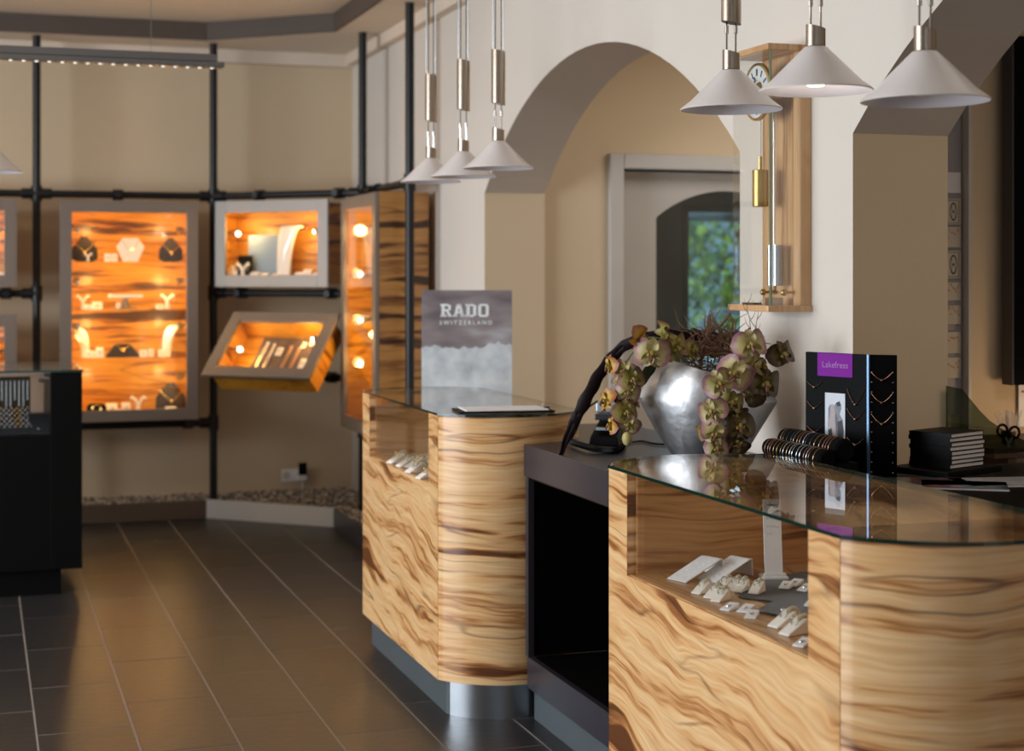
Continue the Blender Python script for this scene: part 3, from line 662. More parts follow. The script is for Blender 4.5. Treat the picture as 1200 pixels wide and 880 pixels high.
# cabinet D contents (visible in the opening, local x is nearer to the camera when larger)
curve_stand(local(MD,.46,.14,.9305),.17,'curved cream necklace ramp high in the tall corner cabinet')
block(local(MD,.66,.10,.9305),.05,.04,.06,'cream block on the highest shelf of the corner cabinet')
block(local(MD,.66,.12,.6405),.06,.04,.07,'cream block on the middle shelf of the corner cabinet')
y_stand(local(MD,.62,.12,.3605),.10,'cream forked stand on the lower shelf of the corner cabinet')
block(local(MD,.70,.09,.3605),.05,.04,.05,'cream block on the lower shelf of the corner cabinet')
y_stand(local(MD,.56,.12,.0185),.13,'cream forked stand at the bottom of the corner cabinet')
block(local(MD,.66,.10,.0185),.07,.04,.06,'cream block at the bottom of the corner cabinet')
curve_stand(local(ME,.60,.09,.0395),.22,'curved cream ramp in the upper cabinet at the left picture edge')
block(local(ME,.70,.07,.0395),.04,.04,.05,'cream block in the upper cabinet at the left picture edge')
bust(local(ME,.42,.09,.0395),.18,'dark bust in the upper cabinet at the left picture edge',DVEL)
bust(local(MF,.5,.09,.0395),.2,'dark bust in the lower cabinet at the left picture edge',DVEL)

# double socket with plugged adapter
sp_=at(341,557,Y=10.19)
t=thing('wall_socket',(sp_.x,10.2,sp_.z),0,'white double wall socket with a black timer plugged in, above the gravel','socket')
MB().box(-.06,.06,-.012,0,-.04,.04).build('cover_plate',WHT,t,bevel=.004)
MB().lathe([(.024,0),(.024,.004),(.018,.004),(.018,-.002)],18,Matrix.Translation((-.03,-.014,0))@Euler((PI/2,0,0)).to_matrix().to_4x4()).build('socket_ring',PAPER,t)
MB().box(.035,.095,-.06,-.0125,-.03,.045).build('plug_timer',WHT,t,bevel=.006); MB().box(.038,.092,-.068,-.0605,.045-.04,.085).build('timer_display',BLK,t,bevel=.003)
MB().tube([(.065,-.04,-.03),(.068,-.05,-.07),(.06,-.03,-.12)],.004,6).build('cable',WHT,t)

# hanging LED rail
by=7.0; a=at(262,73,Y=by)
t=thing('hanging_light_bar',(a.x,by,a.z),0,'long grey light bar hanging on a thin wire at upper left','hanging lamp')
MB().box(-3.2,-.03,-.03,.03,-.002,.030).box(-3.2,0,-.032,.032,-.026,-.003).build('rail',mat('grey_rail','6A6663',.4,.3),t,bevel=.003)
w_=at(177,60,Y=by)-a; MB().tube([(w_.x,0,.03),(w_.x,0,2.985-a.z)],.0015,5).tube([(w_.x-2.2,0,.03),(w_.x-2.2,0,2.985-a.z)],.0015,5).build('wire',STEEL,t)
led0=None
for i in range(26):
    if led0 is None:
        led0=MB().lathe([(.007,-.001),(.007,-.004)],8).build('led',LED,t); o=led0
    else: o=led0.copy(); COL.objects.link(o)
    o.location=(-.05-i*.052,0,-.026)

# ------------------------------------------------------------------ pendant lamps
def pendant(Y,zr,rz,label,first=[None],on=False,drop=.36,cwl=.19,X=1.75):
    if first[0] is None or on:
        t=thing('pendant_lamp',(X,Y,zr),rz,label,'pendant lamp','row of opal glass pendants over the counters')
        m=MB(); n=48
        m.lathe([(.021,.096),(.024,.0955),(.026,.094),(.060,.060),(.100,.020),(.1225,.003),(.125,.0),(.1235,-.002)],n,None,False,False)
        m.build('shade',LAMPG,t,smooth=True)
        MB().lathe([(.1235,-.002),(.118,.001),(.096,.018),(.056,.056),(.022,.090),(.0,.0901)],n,None,False,False).build('shade_lining',LAMPI,t,smooth=True)
        MB().lathe([(.012,.09),(.020,.07),(.022,.018),(.018,.010)],16).build('bulb',BULB if on else LAMPI,t,smooth=True)
        # socket cap with slanted top
        vs=[];n=24
        for z in (0,1):
            for k in range(n):
                q=2*PI*k/n; x_,y_=.0215*math.cos(q),.0215*math.sin(q); vs.append((x_,y_,.097 if z==0 else .140+.25*x_*-1))
        MB().add(vs,[(k,(k+1)%n,n+(k+1)%n,n+k) for k in range(n)]+[list(range(n))[::-1],list(range(n,2*n))]).build('socket_cap',NICK,t,smooth=True)
        for s in (-.011,.011):
            r_=MB().tube([(s,0,.13),(s,0,.185)],.0024,8).tube([(s,0,.185),(s,0,.205)],.005,10); r_.build('suspension_rod',CHR,t,smooth=True)
            MB().tube([(s,0,.205),(s*.8,0,2.985-zr)],.0018,6).build('cable',BLK,t)
        z0=drop-.12
        vs=[];n=24
        for z in (0,1):
            for k in range(n):
                q=2*PI*k/n; x_,y_=.0245*math.cos(q),.0245*math.sin(q); vs.append((x_,y_,(0 if z==0 else cwl)-.2*x_+z0))
        MB().add(vs,[(k,(k+1)%n,n+(k+1)%n,n+k) for k in range(n)]+[list(range(n))[::-1],list(range(n,2*n))]).build('counterweight',NICK,t,smooth=True)
        for s in (-.018,.018): MB().tube([(s,.0,z0+cwl),(s,0,2.985-zr)],.0022,6).build('lift_cable',STEEL,t)
        if not on: first[0]=t
        return t
    return t
def cwpos(Y,X,py0): # height of the counterweight bottom above the camera line
    d=X*SN+Y*CS; return H-(py0-322)*d/F
PL=[(2.713,118,None,0,'large pendant lamp nearest the camera, frosted cone shade at upper right'),
    (3.143,106,None,1,'pendant lamp with a glowing bulb, middle of the right-hand three'),
    (3.561,128,27,0,'pendant lamp overlapping the wall clock dial, leftmost of the right-hand three'),
    (5.418,197,122,0,'pendant lamp in front of the left arch, rightmost of the far three'),
    (5.850,207,129,0,'middle pendant lamp of the far three, its shade partly hidden'),
    (6.311,213,142,0,'farthest pendant lamp, leftmost of the far three')]
for (Y,py,cw,on,lab) in PL:
    X=1.75; z=cwpos(Y,X,py); dr=(cwpos(Y,X,cw)-z+.12) if cw else .36+.25
    pendant(Y,z,R(-18),lab,[None],on,dr)
point('pendant_bulb',(1.75,3.143,1.86),.2,(1,.9,.78),.02)
lp=at(-14,201,Y=6.2)
pendant(6.2,lp.z,0,'pendant lamp cut by the left picture edge, only its rim showing',[None],False,.6,X=lp.x)

# ------------------------------------------------------------------ wall clock
t=thing('wall_clock',(2.3,4.155,1.358),0,'glass-sided regulator clock in a pale cherry case on the pier','clock')
D_=.135; Wc=.245; Hc=.775
MB().box(-D_-.01,-.001,-.008,Wc+.008,0,.018).build('case_bottom',CLK,t,bevel=.002)
MB().box(-D_-.01,-.001,-.008,Wc+.008,Hc-.018,Hc).build('case_top',CLK,t,bevel=.002)
CLB=wood('clock_back_wood',('C99E70','BD8E5E','A27044','D2A87A'),axis='y',scale=1.2,warp=.02,line=.15)
MB().box(-.022,-.001,0,Wc,.018,Hc-.018).build('back_board',CLB,t)
MB().box(-.035,-.0225,.0,.045,.018,Hc-.018).box(-.032,-.0225,Wc-.04,Wc,.018,Hc-.018).build('back_stile',CLB,t)
MB().box(-D_,-D_+.004,.004,Wc-.004,.0185,Hc-.0185).build('front_glass',GLS,t)
MB().box(-D_+.005,-.036,.001,.005,.0185,Hc-.0185).box(-D_+.005,-.036,Wc-.005,Wc-.001,.0185,Hc-.0185).build('side_glass',GLS,t)
MB().box(-D_-.0005,-D_+.0035,-.0005,.002,.0185,Hc-.0185).build('glass_edge',mat('pale_green_edge','7FA08A',.2),t)
RY=Euler((0,-PI/2,0)).to_matrix().to_4x4()
cy=Wc*.56; cz=.650
dm=MB().lathe([(.086,.0),(.086,.008),(.078,.010),(.078,.006)],40,Matrix.Translation((-.100,cy,cz))@RY,False,False); dial=dm.build('bezel',BRASS,t,smooth=True)
MB().lathe([(.078,.002),(.078,.006),(.036,.006),(.036,.002)],40,Matrix.Translation((-.100,cy,cz))@RY,False,False).build('dial_ring',mat('dial_white','DCE0E0',.4),t)
NUM=mat('dial_blue_numerals','24303C',.5)
m=MB()
for i in range(12):
    a=i*PI/6; r0,r1=.048,.068
    m.bar((-.1075,cy-math.sin(a)*r0,cz+math.cos(a)*r0),(-.1075,cy-math.sin(a)*r1,cz+math.cos(a)*r1),.001,.004 if i%3 else .008,up=(0,math.cos(a),math.sin(a)))
m.build('numerals',NUM,t)
m=MB().bar((-.110,cy,cz),(-.110,cy+.012,cz+.045),.0015,.005,up=(0,1,0)).bar((-.111,cy,cz),(-.111,cy-.02,cz-.062),.0015,.004,up=(0,1,0)); m.build('clock_hand',NUM,t)
m=MB().lathe([(.030,0),(.030,.006)],24,Matrix.Translation((-.094,cy,cz))@RY); m.tube([(-.1,cy+.018,cz+.012),(-.09,cy+.018,cz+.012)],.014,12).tube([(-.1,cy-.015,cz-.008),(-.09,cy-.015,cz-.008)],.017,12); m.build('movement',BRASS,t,smooth=True)
MB().box(-.088,-.036,cy-.02,cy+.02,cz-.05,cz-.02).tube([(-.08,cy,cz-.035),(-.03,cy,cz-.035)],.02,14).build('bracket',BRASS,t,smooth=True)
MB().tube([(-.060,cy-.02,cz-.06),(-.060,cy-.02,.17)],.0028,8).build('pendulum_rod',STEEL,t)
for dy in (-.040,-.006): MB().lathe([(.0145,.075),(.0145,.195)],18,Matrix.Translation((-.060,cy+dy,0))).build('pendulum_cylinder',STEEL,t,smooth=True)
MB().tube([(-.075,cy+.035,cz-.05),(-.075,cy+.035,.43)],.001,5).build('weight_line',BRASS,t)
MB().lathe([(.022,.31),(.024,.312),(.024,.418),(.022,.42)],20,Matrix.Translation((-.085,cy+.02,0))).tube([(-.085,cy+.02,.42),(-.085,cy+.02,.46)],.006,8).build('driving_weight',BRASS,t,smooth=True)
MB().lathe([(.010,.05),(.012,.056),(.006,.062),(.008,.075)],12,Matrix.Translation((-.06,cy-.02,0))).build('rating_nut',BRASS,t,smooth=True)
for dy in (.035,-.095): MB().tube([(-.024,cy+dy,.055),(-.065,cy+dy,.055)],.004,8).ball((-.068,cy+dy,.055),.010,10).build('brass_knob',BRASS,t,smooth=True)
MB().box(-.095,-.06,cy-.075,cy-.03,.0185,.040).build('brass_block',NICK,t); MB().box(-.12,-.09,cy-.0,cy+.07,.0185,.024).build('clock_key',mat('dark_bronze','3A2C1E',.4,.8),t)

# ------------------------------------------------------------------ poster on a floor stand behind counter 1
dd=6.95; lw=-.389*dd/6.9; 
pl=Vector((lw*CS+dd*SN,dd*CS-lw*SN)); prr=Vector((0*CS+dd*SN,dd*CS)); v=(prr-pl); ang=math.atan2(v.y,v.x); PW=v.length; zt=H-(340-322)*dd/F; PH=.70
pz=zt-PH
def postermat():
    m=bpy.data.materials.new('poster_print'); m.use_nodes=True; n=m.node_tree.nodes; L=m.node_tree.links; b=n['Principled BSDF']
    tc=n.new('ShaderNodeTexCoord'); sp=n.new('ShaderNodeSeparateXYZ'); L.new(tc.outputs['Object'],sp.inputs[0])
    def N(s,d,rg=.6,sc=(1,1,1)):
        mp=n.new('ShaderNodeMapping'); mp.inputs['Scale'].default_value=sc; L.new(tc.outputs['Object'],mp.inputs[0])
        q=n.new('ShaderNodeTexNoise'); q.inputs['Scale'].default_value=s; q.inputs['Detail'].default_value=d; q.inputs['Roughness'].default_value=rg; L.new(mp.outputs[0],q.inputs['Vector']); return q.outputs['Fac']
    def Mt(op,a,c):
        q=n.new('ShaderNodeMath'); q.operation=op
        for i,v in enumerate((a,c)):
            if isinstance(v,(int,float)): q.inputs[i].default_value=v
            else: L.new(v,q.inputs[i])
        return q.outputs[0]
    # skyline of the printed cloud bank
    edge=Mt('ADD',Mt('MULTIPLY',N(10,4,.6,(1,1,.35)),.10),PH-.285)
    msk=Mt('MULTIPLY',Mt('SUBTRACT',edge,sp.outputs[2]),160)
    cl=n.new('ShaderNodeClamp'); L.new(msk,cl.inputs[0])
    def rp(f,st):
        q=n.new('ShaderNodeValToRGB'); e=q.color_ramp.elements
        while len(e)<len(st): e.new(.5)
        for k,(p,c) in enumerate(st): e[k].position=p; e[k].color=rgb(c)
        L.new(f,q.inputs['Fac']); return q.outputs['Color']
    cloud=rp(N(9,5,.55),[(.3,'A9B2B8'),(.5,'CDD5DA'),(.7,'E6ECEF')])
    sky=rp(N(5,2,.5,(.8,1,2.2)),[(.3,'6A6063'),(.55,'958A8C'),(.75,'BFC4CA')])
    x=n.new('ShaderNodeMix'); x.data_type='RGBA'; L.new(cl.outputs[0],x.inputs[0]); L.new(sky,x.inputs[6]); L.new(cloud,x.inputs[7]); L.new(x.outputs[2],b.inputs['Base Color']); b.inputs['Roughness'].default_value=.35
    return m
t=thing('poster_stand',(pl.x,pl.y,0),ang,'grey cloud poster lettered RADO on a stand behind the farther wood counter','poster stand')
pp=MB().box(0,PW,0,.008,pz,zt); pq=thing
po=bpy.data.objects.new
mm=MB().box(0,PW,0,.008,0,PH).build('poster',postermat(),t); mm.location=(0,0,pz)
LET=mat('pale_lettering','F0F4F6',.5)
def block_letters(word,h,x0,z0,parent,y):
    """slab-serif capitals from strokes"""
    m=MB(); s=h*.24; w=h*.86; q=h*.16
    def bx(x,a,b_,c,d): m.box(x+a,x+b_,y,y+.0016,z0+c,z0+d)
    def seg(x,p,q_,t_): m.bar((x+p[0],y+.0008,z0+p[1]),(x+q_[0],y+.0008,z0+q_[1]),.0016,t_,up=(0,0,1)) if False else m.add([(x+p[0]-t_/2,y,z0+p[1]),(x+p[0]+t_/2,y,z0+p[1]),(x+q_[0]+t_/2,y,z0+q_[1]),(x+q_[0]-t_/2,y,z0+q_[1]),(x+p[0]-t_/2,y+.0016,z0+p[1]),(x+p[0]+t_/2,y+.0016,z0+p[1]),(x+q_[0]+t_/2,y+.0016,z0+q_[1]),(x+q_[0]-t_/2,y+.0016,z0+q_[1])],[(0,1,2,3),(7,6,5,4),(0,4,5,1),(1,5,6,2),(2,6,7,3),(3,7,4,0)])
    x=x0
    for ch in word:
        if ch=='R':
            bx(x,q*.5,q*.5+s,0,h); bx(x,0,q*1.6+s*.9,0,q); bx(x,0,q*.5,h-q,h); bx(x,q*.5+s,w*.74,h-q,h); bx(x,q*.5+s,w*.74,h*.44,h*.44+q); bx(x,w*.70,w*.70+s*.85,h*.52,h-q*.5)
            seg(x,(w*.62,h*.46),(w*.84,q*.4),s); bx(x,w*.72,w*1.02,0,q)
        elif ch=='A':
            seg(x,(w*.20,0),(w*.47,h),s*.95); seg(x,(w*.86,0),(w*.58,h),s*.95); bx(x,w*.3,w*.78,h*.26,h*.26+q); bx(x,0,w*.40,0,q); bx(x,w*.66,w*1.06,0,q); bx(x,w*.36,w*.68,h-q,h)
        elif ch=='D':
            bx(x,q*.5,q*.5+s,0,h); bx(x,0,w*.75,0,q); bx(x,0,w*.75,h-q,h); bx(x,w*.68,w*.68+s,q*.6,h-q*.6)
        elif ch=='O':
            bx(x,0,s,q*.7,h-q*.7); bx(x,w*.68,w*.68+s,q*.7,h-q*.7); bx(x,s*.4,w*.68+s*.6,0,q); bx(x,s*.4,w*.68+s*.6,h-q,h)
        x+=w*1.13
    return m.build('lettering',LET,parent,fix=True)
k=PW/105.  # metres per picture pixel on the poster
block_letters('RADO',.0178*1.0*1.0/1.0*(15*k/.0178),22*k,PH-31*k,mm,-.0018)
text('SWITZERLAND',6.6*k,LET,mm,Matrix.Translation((51.5*k,-.001,PH-38*k))@Euler((PI/2,0,0)).to_matrix().to_4x4(),space=1.5,offset=.0003)
MB().box(PW/2-.012,PW/2+.012,.010,.03,.02,zt-.1).build('pole',STEEL,t); MB().box(PW/2-.13,PW/2+.13,-.07,.11,.0,.02).build('foot_plate',STEEL,t,bevel=.003)

# clipboard on counter 1
a=at(540,485,z=1.0065); b_=at(652,483,z=1.0065); v=b_-a
t=thing('clipboard',(a.x,a.y+.01,1.0055),math.atan2(v.y,v.x),'black clipboard with a white sheet on the farther counter glass','clipboard')
L_=v.length; MB().box(0,L_,0,.17,0,.006).build('board',BLK,t,bevel=.002); MB().box(.022,L_-.02,.008,.163,.0062,.0105).build('paper_sheet',WHT,t,bevel=.001)
MB().box(L_-.032,L_-.008,.04,.13,.0107,.0175).tube([(L_-.014,.05,.018),(L_-.014,.12,.018)],.004,8).build('clip',CHR,t,bevel=.001)

# card terminal and cable on the desk
cp=at(712,521,z=.909)
t=thing('card_terminal',(cp.x,cp.y,.910),R(-35),'black and silver payment terminal on the desk behind the drooping leaf','card terminal')
MB().add([(-.05,-.06,0),(.05,-.06,0),(.05,.08,0),(-.05,.08,0),(-.045,-.055,.03),(.045,-.055,.03),(.045,.075,.075),(-.045,.075,.075)],[(3,2,1,0),(4,5,6,7),(0,1,5,4),(1,2,6,5),(2,3,7,6),(3,0,4,7)]).build('base',BLK,t,bevel=.004)
MB().box(-.04,.04,-.02,.07,.08,.1).build('head',mat('dark_plastic','22262C',.35),t,bevel=.004); MB().box(-.048,.048,.03,.085,.1,.135).build('receiver',mat('silver_plastic','9AA2AC',.35,.4),t,bevel=.006); MB().box(-.03,.03,-.045,-.02,.05,.058).build('display',mat('grey_screen','8E96A0',.25),t)
MB().box(-.035,.035,-.056,-.052,.01,.02).build('silver_trim',CHR,t)
t=thing('coiled_cable',(0,0,0),0,'black coiled cable looping on the desk around the payment terminal','cable')
pa=at(668,522,z=.93);pts=[]
ctrl=[at(700,470,Y=cp.y),at(683,483,Y=cp.y-.05),at(677,500,Y=cp.y-.1),at(668,517,z=.925),at(690,524,z=.925),at(706,527,z=.921),at(724,527,z=.921),at(732,521,z=.921)]
def cat(P,n=10):
    out=[]; P=[P[0]]+list(P)+[P[-1]]
    for i in range(1,len(P)-2):
        for k in range(n):
            u_=k/n; p0,p1,p2,p3=P[i-1:i+3]; out.append(.5*((2*p1)+(-p0+p2)*u_+(2*p0-5*p1+4*p2-p3)*u_*u_+(-p0+3*p1-3*p2+p3)*u_**3))
    out.append(P[-2]); return out
MB().tube(cat(ctrl[:4]),.003,6).build('straight_lead',BLK,t,smooth=True)
cl=cat(ctrl[3:],30); pts=[]; 
for i in range(len(cl)*3):
    f=i/3; j=min(int(f),len(cl)-2); c=cl[j].lerp(cl[j+1],min(1,f-j)); a_=i*1.25; pts.append(c+Vector((.003*math.cos(a_),.009*math.cos(a_),.009*math.sin(a_))))
MB().tube(pts,.003,5).build('coil',BLK,t,smooth=True)
q=at(760,522,z=.912); MB().tube(cat([at(735,519,z=.914),at(752,517,z=.914),at(768,520,z=.914),at(790,521,z=.914)]),.0035,6).build('flat_lead',BLK,t)

# ------------------------------------------------------------------ vase
def VP(px,py,d): l=(px-600)/F*d; return Vector((l*CS+d*SN,d*CS-l*SN,H-(py-322)*d/F))
vd=4.72; vc=VP(829,543,vd); vz=.910
def steelmat():
    m=mat('hammered_silver','BDBDBF',.24,1,bump=.5,bscale=13,var=.35,vscale=9); n=m.node_tree.nodes; L=m.node_tree.links; b=n['Principled BSDF']
    t=n.new('ShaderNodeTexNoise'); t.inputs['Scale'].default_value=9; t.inputs['Detail'].default_value=6
    r=n.new('ShaderNodeMapRange'); r.inputs[3].default_value=.36; r.inputs[4].default_value=.62; L.new(t.outputs['Fac'],r.inputs[0]); L.new(r.outputs[0],b.inputs['Roughness']); return m
t=thing('silver_vase',(vc.x,vc.y,vz),-TH,'large angular hammered silver vase with pointed rim on the desk','vase')
# sections: (left x, right x, depth, left z, right z)
mp=vd/F
def sx(px): return (px-829)*mp
def sz(py): return (543-py)*mp
SEC=[(-.045,.045,.05,0,0),(-.05,.05,.058,.004,.004)]
rows=[(788,872,.092,534,534),(768,890,.125,505,505),(755,902,.142,480,486),(748,911,.148,465,471),(757,893,.148,447,456),(768,868,.143,432,448),(782,856,.135,421,441)]
SEC+= [(sx(a),sx(b),c,sz(d),sz(e)) for a,b,c,d,e in rows]
m=MB(); n=40; vs=[]
for si,(xl,xr,dp,zl,zr) in enumerate(SEC):
    cx=(xl+xr)/2; hx=(xr-xl)/2
    for k in range(n):
        q=2*PI*k/n; cxx=math.cos(q); w=(cxx+1)/2; ee=1+.9*min(1,max(0,(si-1)/4)); vs.append((cx+hx*cxx,math.copysign(dp*abs(math.sin(q))**ee,math.sin(q)),zl+(zr-zl)*w))
top=len(SEC)-1
for s_ in (.93,):   # inner lip and inside
    xl,xr,dp,zl,zr=SEC[-1]
    for zz in (0,-.10):
        for k in range(n):
            q=2*PI*k/n; cxx=math.cos(q); w=(cxx+1)/2; vs.append(((xl+xr)/2+(xr-xl)/2*cxx*s_,math.copysign(dp*abs(math.sin(q))**1.9,math.sin(q))*s_,zl+(zr-zl)*w+zz))
ns=len(SEC)+2
fs=[(i*n+k,i*n+(k+1)%n,(i+1)*n+(k+1)%n,(i+1)*n+k) for i in range(ns-1) for k in range(n)]+[list(range(n))[::-1],[(ns-1)*n+k for k in range(n)]]
m.add(vs,fs); vo=m.build('vessel',steelmat(),t,smooth=True)
# pointed fin of the rim on the right side
MB().add([(sx(868),-.012,sz(447)),(sx(896),-.006,sz(446)),(sx(911),0,sz(470)),(sx(889),0,sz(502)),(sx(868),.012,sz(447)),(sx(896),.004,sz(446))],[(0,3,2,1),(4,5,2,3),(0,1,5,4),(1,2,5),(0,4,3)]).build('rim_point',steelmat(),t)

# leaves, twigs and orchids
LEAF=mat('burgundy_leaf','180A0B',.5,spec=.15,var=.3,vscale=20); OLV=mat('dark_olive_leaf','3A331C',.5,var=.3,vscale=18); BRL=mat('brown_leaf','33231A',.5,var=.3,vscale=18)
def ribbon(pts,widths,m,name,label,twist=0,seed=1):
    t=thing(name,pts[0],0,label,'leaf'); q=random.Random(seed); P=cat([Vector(p)-Vector(pts[0]) for p in pts],8); n=len(P)
    fr_=Vector((CS,-SN,0)); bk=Vector((SN,CS,0)); vs=[]
    for i,p in enumerate(P):
        d=(P[min(i+1,n-1)]-P[max(i-1,0)]).normalized(); s_=d.cross(bk).normalized(); u_=i/(n-1)*(len(widths)-1); j=min(int(u_),len(widths)-2); w=widths[j]+(widths[j+1]-widths[j])*(u_-j)
        a=w*(1+.12*math.sin(i*1.3)); b2=w*(1+.12*math.sin(i*1.1+2)); o=bk*.3*w*math.cos(i*.25+twist)
        vs+=[p-s_*a+o*.6,p+bk*.006,p+s_*b2-o*.6]
    fs=[]
    for i in range(n-1): fs+=[(3*i,3*i+1,3*i+4,3*i+3),(3*i+1,3*i+2,3*i+5,3*i+4)]
    MB().add(vs,fs).build('blade',m,t,smooth=True,solid=.003)
    return t
ribbon([VP(657,534,4.95),VP(668,505,4.93),VP(684,473,4.9),VP(704,437,4.88),VP(726,410,4.85),VP(752,396,4.82),VP(790,392,4.8),VP(825,396,4.8)],[.005,.013,.019,.018,.016,.016,.015,.015],LEAF,'arching_leaf','long wavy burgundy leaf arching from the vase down to the desk')
ribbon([VP(788,404,4.84),VP(806,402,4.84),VP(828,401,4.83),VP(848,406,4.82)],[.035,.040,.040,.035],BRL,'broad_leaf','broad dark brown leaf at the back of the vase rim',1.5)
ribbon([VP(770,420,4.7),VP(758,438,4.68),VP(742,455,4.66),VP(730,470,4.66)],[.008,.016,.016,.003],mat('green_leaf','24301A',.5,var=.2),'green_leaf','narrow dark green leaf behind the left orchid blooms',.5)
t=thing('twig_nest',VP(838,432,4.75),0,'tangled nest of brown vine twigs in the mouth of the vase','twigs')
q=random.Random(11); m=MB(); o0=t.location.copy()
for i in range(140):
    c=VP(q.uniform(812,868),q.uniform(388,434),4.75+q.uniform(-.06,.07))-o0; pts=[c]; d=Vector((q.uniform(-1,1),q.uniform(-1,1),q.uniform(-.5,.9))).normalized()
    for k in range(5): d=(d+Vector((q.uniform(-.5,.5),q.uniform(-.5,.5),q.uniform(-.4,.5)))).normalized(); c=c+d*q.uniform(.014,.03); pts.append(c)
    r_=q.uniform(.0012,.003); m.tube(pts,[r_,r_,r_*.9,r_*.8,r_*.6,r_*.4],5)
o=m.build('twig_tangle',TW,t); o['kind']='stuff'
for (P_,r_) in (([(820,436),(823,414),(829,392),(832,368)],.0045),([(822,402),(834,388),(846,380),(856,366)],.004),([(846,412),(862,404),(872,392),(879,384)],.003),([(818,430),(832,405),(850,392),(866,388)],.0035)):
    MB().tube(cat([VP(a_,b_,4.72)-o0 for a_,b_ in P_],5),r_,6).build('branch',TW,t,smooth=True)
for (lab,P_) in (('tall thin forked twig rising before the clock base, left one',[(878,420),(880,395),(878,372),(872,350)]),('tall thin forked twig rising before the clock base, right one',[(884,415),(884,393),(888,370),(891,350)])):
    t=thing('thin_twig',VP(P_[0][0],P_[0][1],4.74),0,lab,'twig','thin twigs over the vase'); o0=t.location.copy(); pts=cat([VP(a_,b_,4.74)-o0 for a_,b_ in P_],5)
    m=MB().tube(pts,[.0018-.0001*i for i in range(len(pts))],5)
    for i in range(3,len(pts)-1,2):
        sd=1 if i%4==1 else -1; m.tube([pts[i],pts[i]+Vector((sd*.012,0,.014)),pts[i]+Vector((sd*.02,0,.035))],[.0011,.0009,.0005],4)
    m.build('stem',TW,t)
def petalmat(name,c0,c1,c2):
    m=bpy.data.materials.new(name); m.use_nodes=True; n=m.node_tree.nodes; L=m.node_tree.links; b=n['Principled BSDF']
    tc=n.new('ShaderNodeTexCoord'); ln=n.new('ShaderNodeVectorMath'); ln.operation='LENGTH'; L.new(tc.outputs['Object'],ln.inputs[0])
    mr=n.new('ShaderNodeMapRange'); mr.inputs[1].default_value=.0; mr.inputs[2].default_value=.046; L.new(ln.outputs['Value'],mr.inputs[0])
    ns_=n.new('ShaderNodeTexNoise'); ns_.inputs['Scale'].default_value=70; L.new(tc.outputs['Object'],ns_.inputs['Vector'])
    ad=n.new('ShaderNodeMath'); ad.operation='MULTIPLY_ADD'; ad.inputs[1].default_value=.35; L.new(ns_.outputs['Fac'],ad.inputs[0]); L.new(mr.outputs[0],ad.inputs[2])
    r=n.new('ShaderNodeValToRGB'); e=r.color_ramp.elements; e.new(.6); e[0].position=.25; e[0].color=rgb(c0); e[1].position=.82; e[1].color=rgb(c1); e[2].position=1.12 if False else 1.0; e[2].color=rgb(c2)
    L.new(ad.outputs[0],r.inputs['Fac']); L.new(r.outputs['Color'],b.inputs['Base Color']); b.inputs['Roughness'].default_value=.5; b.inputs['Subsurface Weight'].default_value=.0; return m
PM={'p':petalmat('pale_orchid_petal','B5AA6C','AA9A6A','8E6068'),'o':petalmat('olive_orchid_petal','9A9048','857A38','7A5238'),'d':petalmat('dark_olive_orchid_petal','655A26','54421F','3A2818'),'y':petalmat('yellow_orchid_petal','C6A84A','B58A34','9A5A34')}
LIP=mat('orchid_lip','8F7C34',.5,var=.3,vscale=90); LIPD=mat('orchid_lip_speckle','6B3A2C',.5); STM=mat('orchid_stem','5E7A3A',.5)
def petal_mesh(key,L_,Wd):
    def fn(a,b_):
        w=Wd*(math.sin(PI*min(1,b_*.93+.05))**.6)*(1 if b_<1 else 0); x=(a-.5)*2*w; z=b_*L_
        return (x,-.006*math.sin(PI*b_)+.010*(x/Wd)**2*-1+.012*b_**2,z)
    m=MB().grid(fn,6,8); o=m.build('petal',PM[key],None,smooth=True,fix=False); return o
PET={}
def flower(spray,loc,key,size,yaw,pitch,roll):
    """faces -y in its own frame"""
    base=MB().tube([(0,-.004,.002),(0,-.016,.004),(0,-.02,-.004)],[.004,.0045,.003],8).ball((-.007,-.012,-.004),.0055,8).ball((.007,-.012,-.004),.0055,8)
    if 'lip' not in PET: PET['lip']=base.build('flower',LIP,None,smooth=True); f=PET['lip']
    else: f=PET['lip'].copy(); COL.objects.link(f)
    f.parent=spray; f.location=loc; f.rotation_euler=Euler((pitch,roll,yaw-TH),'XYZ'); f.scale=(size,)*3
    for kk,(an,kind) in enumerate(((0,'s'),(82,'w'),(-82,'w'),(148,'s'),(-148,'s'))):
        k_=(key,kind)
        if k_ not in PET: PET[k_]=petal_mesh(key,.036,.0145) if kind=='s' else petal_mesh(key,.045,.032); o=PET[k_]
        else: o=PET[k_].copy(); COL.objects.link(o)
        o.parent=f; o.rotation_euler=(R(-6 if kind=='w' else 8),R(an),0); o.location=(0,.002 if kind=='s' else 0,0)
    for s in (-1,): 
        if 'tip' not in PET: o=MB().tube([(0,-.018,-.006),(0,-.024,-.016),(0,-.018,-.022)],[.005,.003,.001],6).build('lip_tip',LIPD,None,smooth=True); PET['tip']=o
        else: o=PET['tip'].copy(); COL.objects.link(o)
        o.parent=f
    return f
def spray(name_label,stem,fl_,d0):
    o0=VP(stem[0][0],stem[0][1],d0)
    t=thing('orchid_spray',o0,0,name_label,'orchid','orchid sprays in the silver vase')
    MB().tube(cat([VP(a_,b_,d0+.02)-o0 for a_,b_ in stem],6),.003,6).build('stem',STM,t,smooth=True)
    q=random.Random(5)
    for (px,py,key,sz_,yaw,pit,rol,dd_) in fl_:
        flower(t,VP(px,py,d0+dd_)-o0,key,sz_,R(yaw),R(pit),R(rol))
    return t
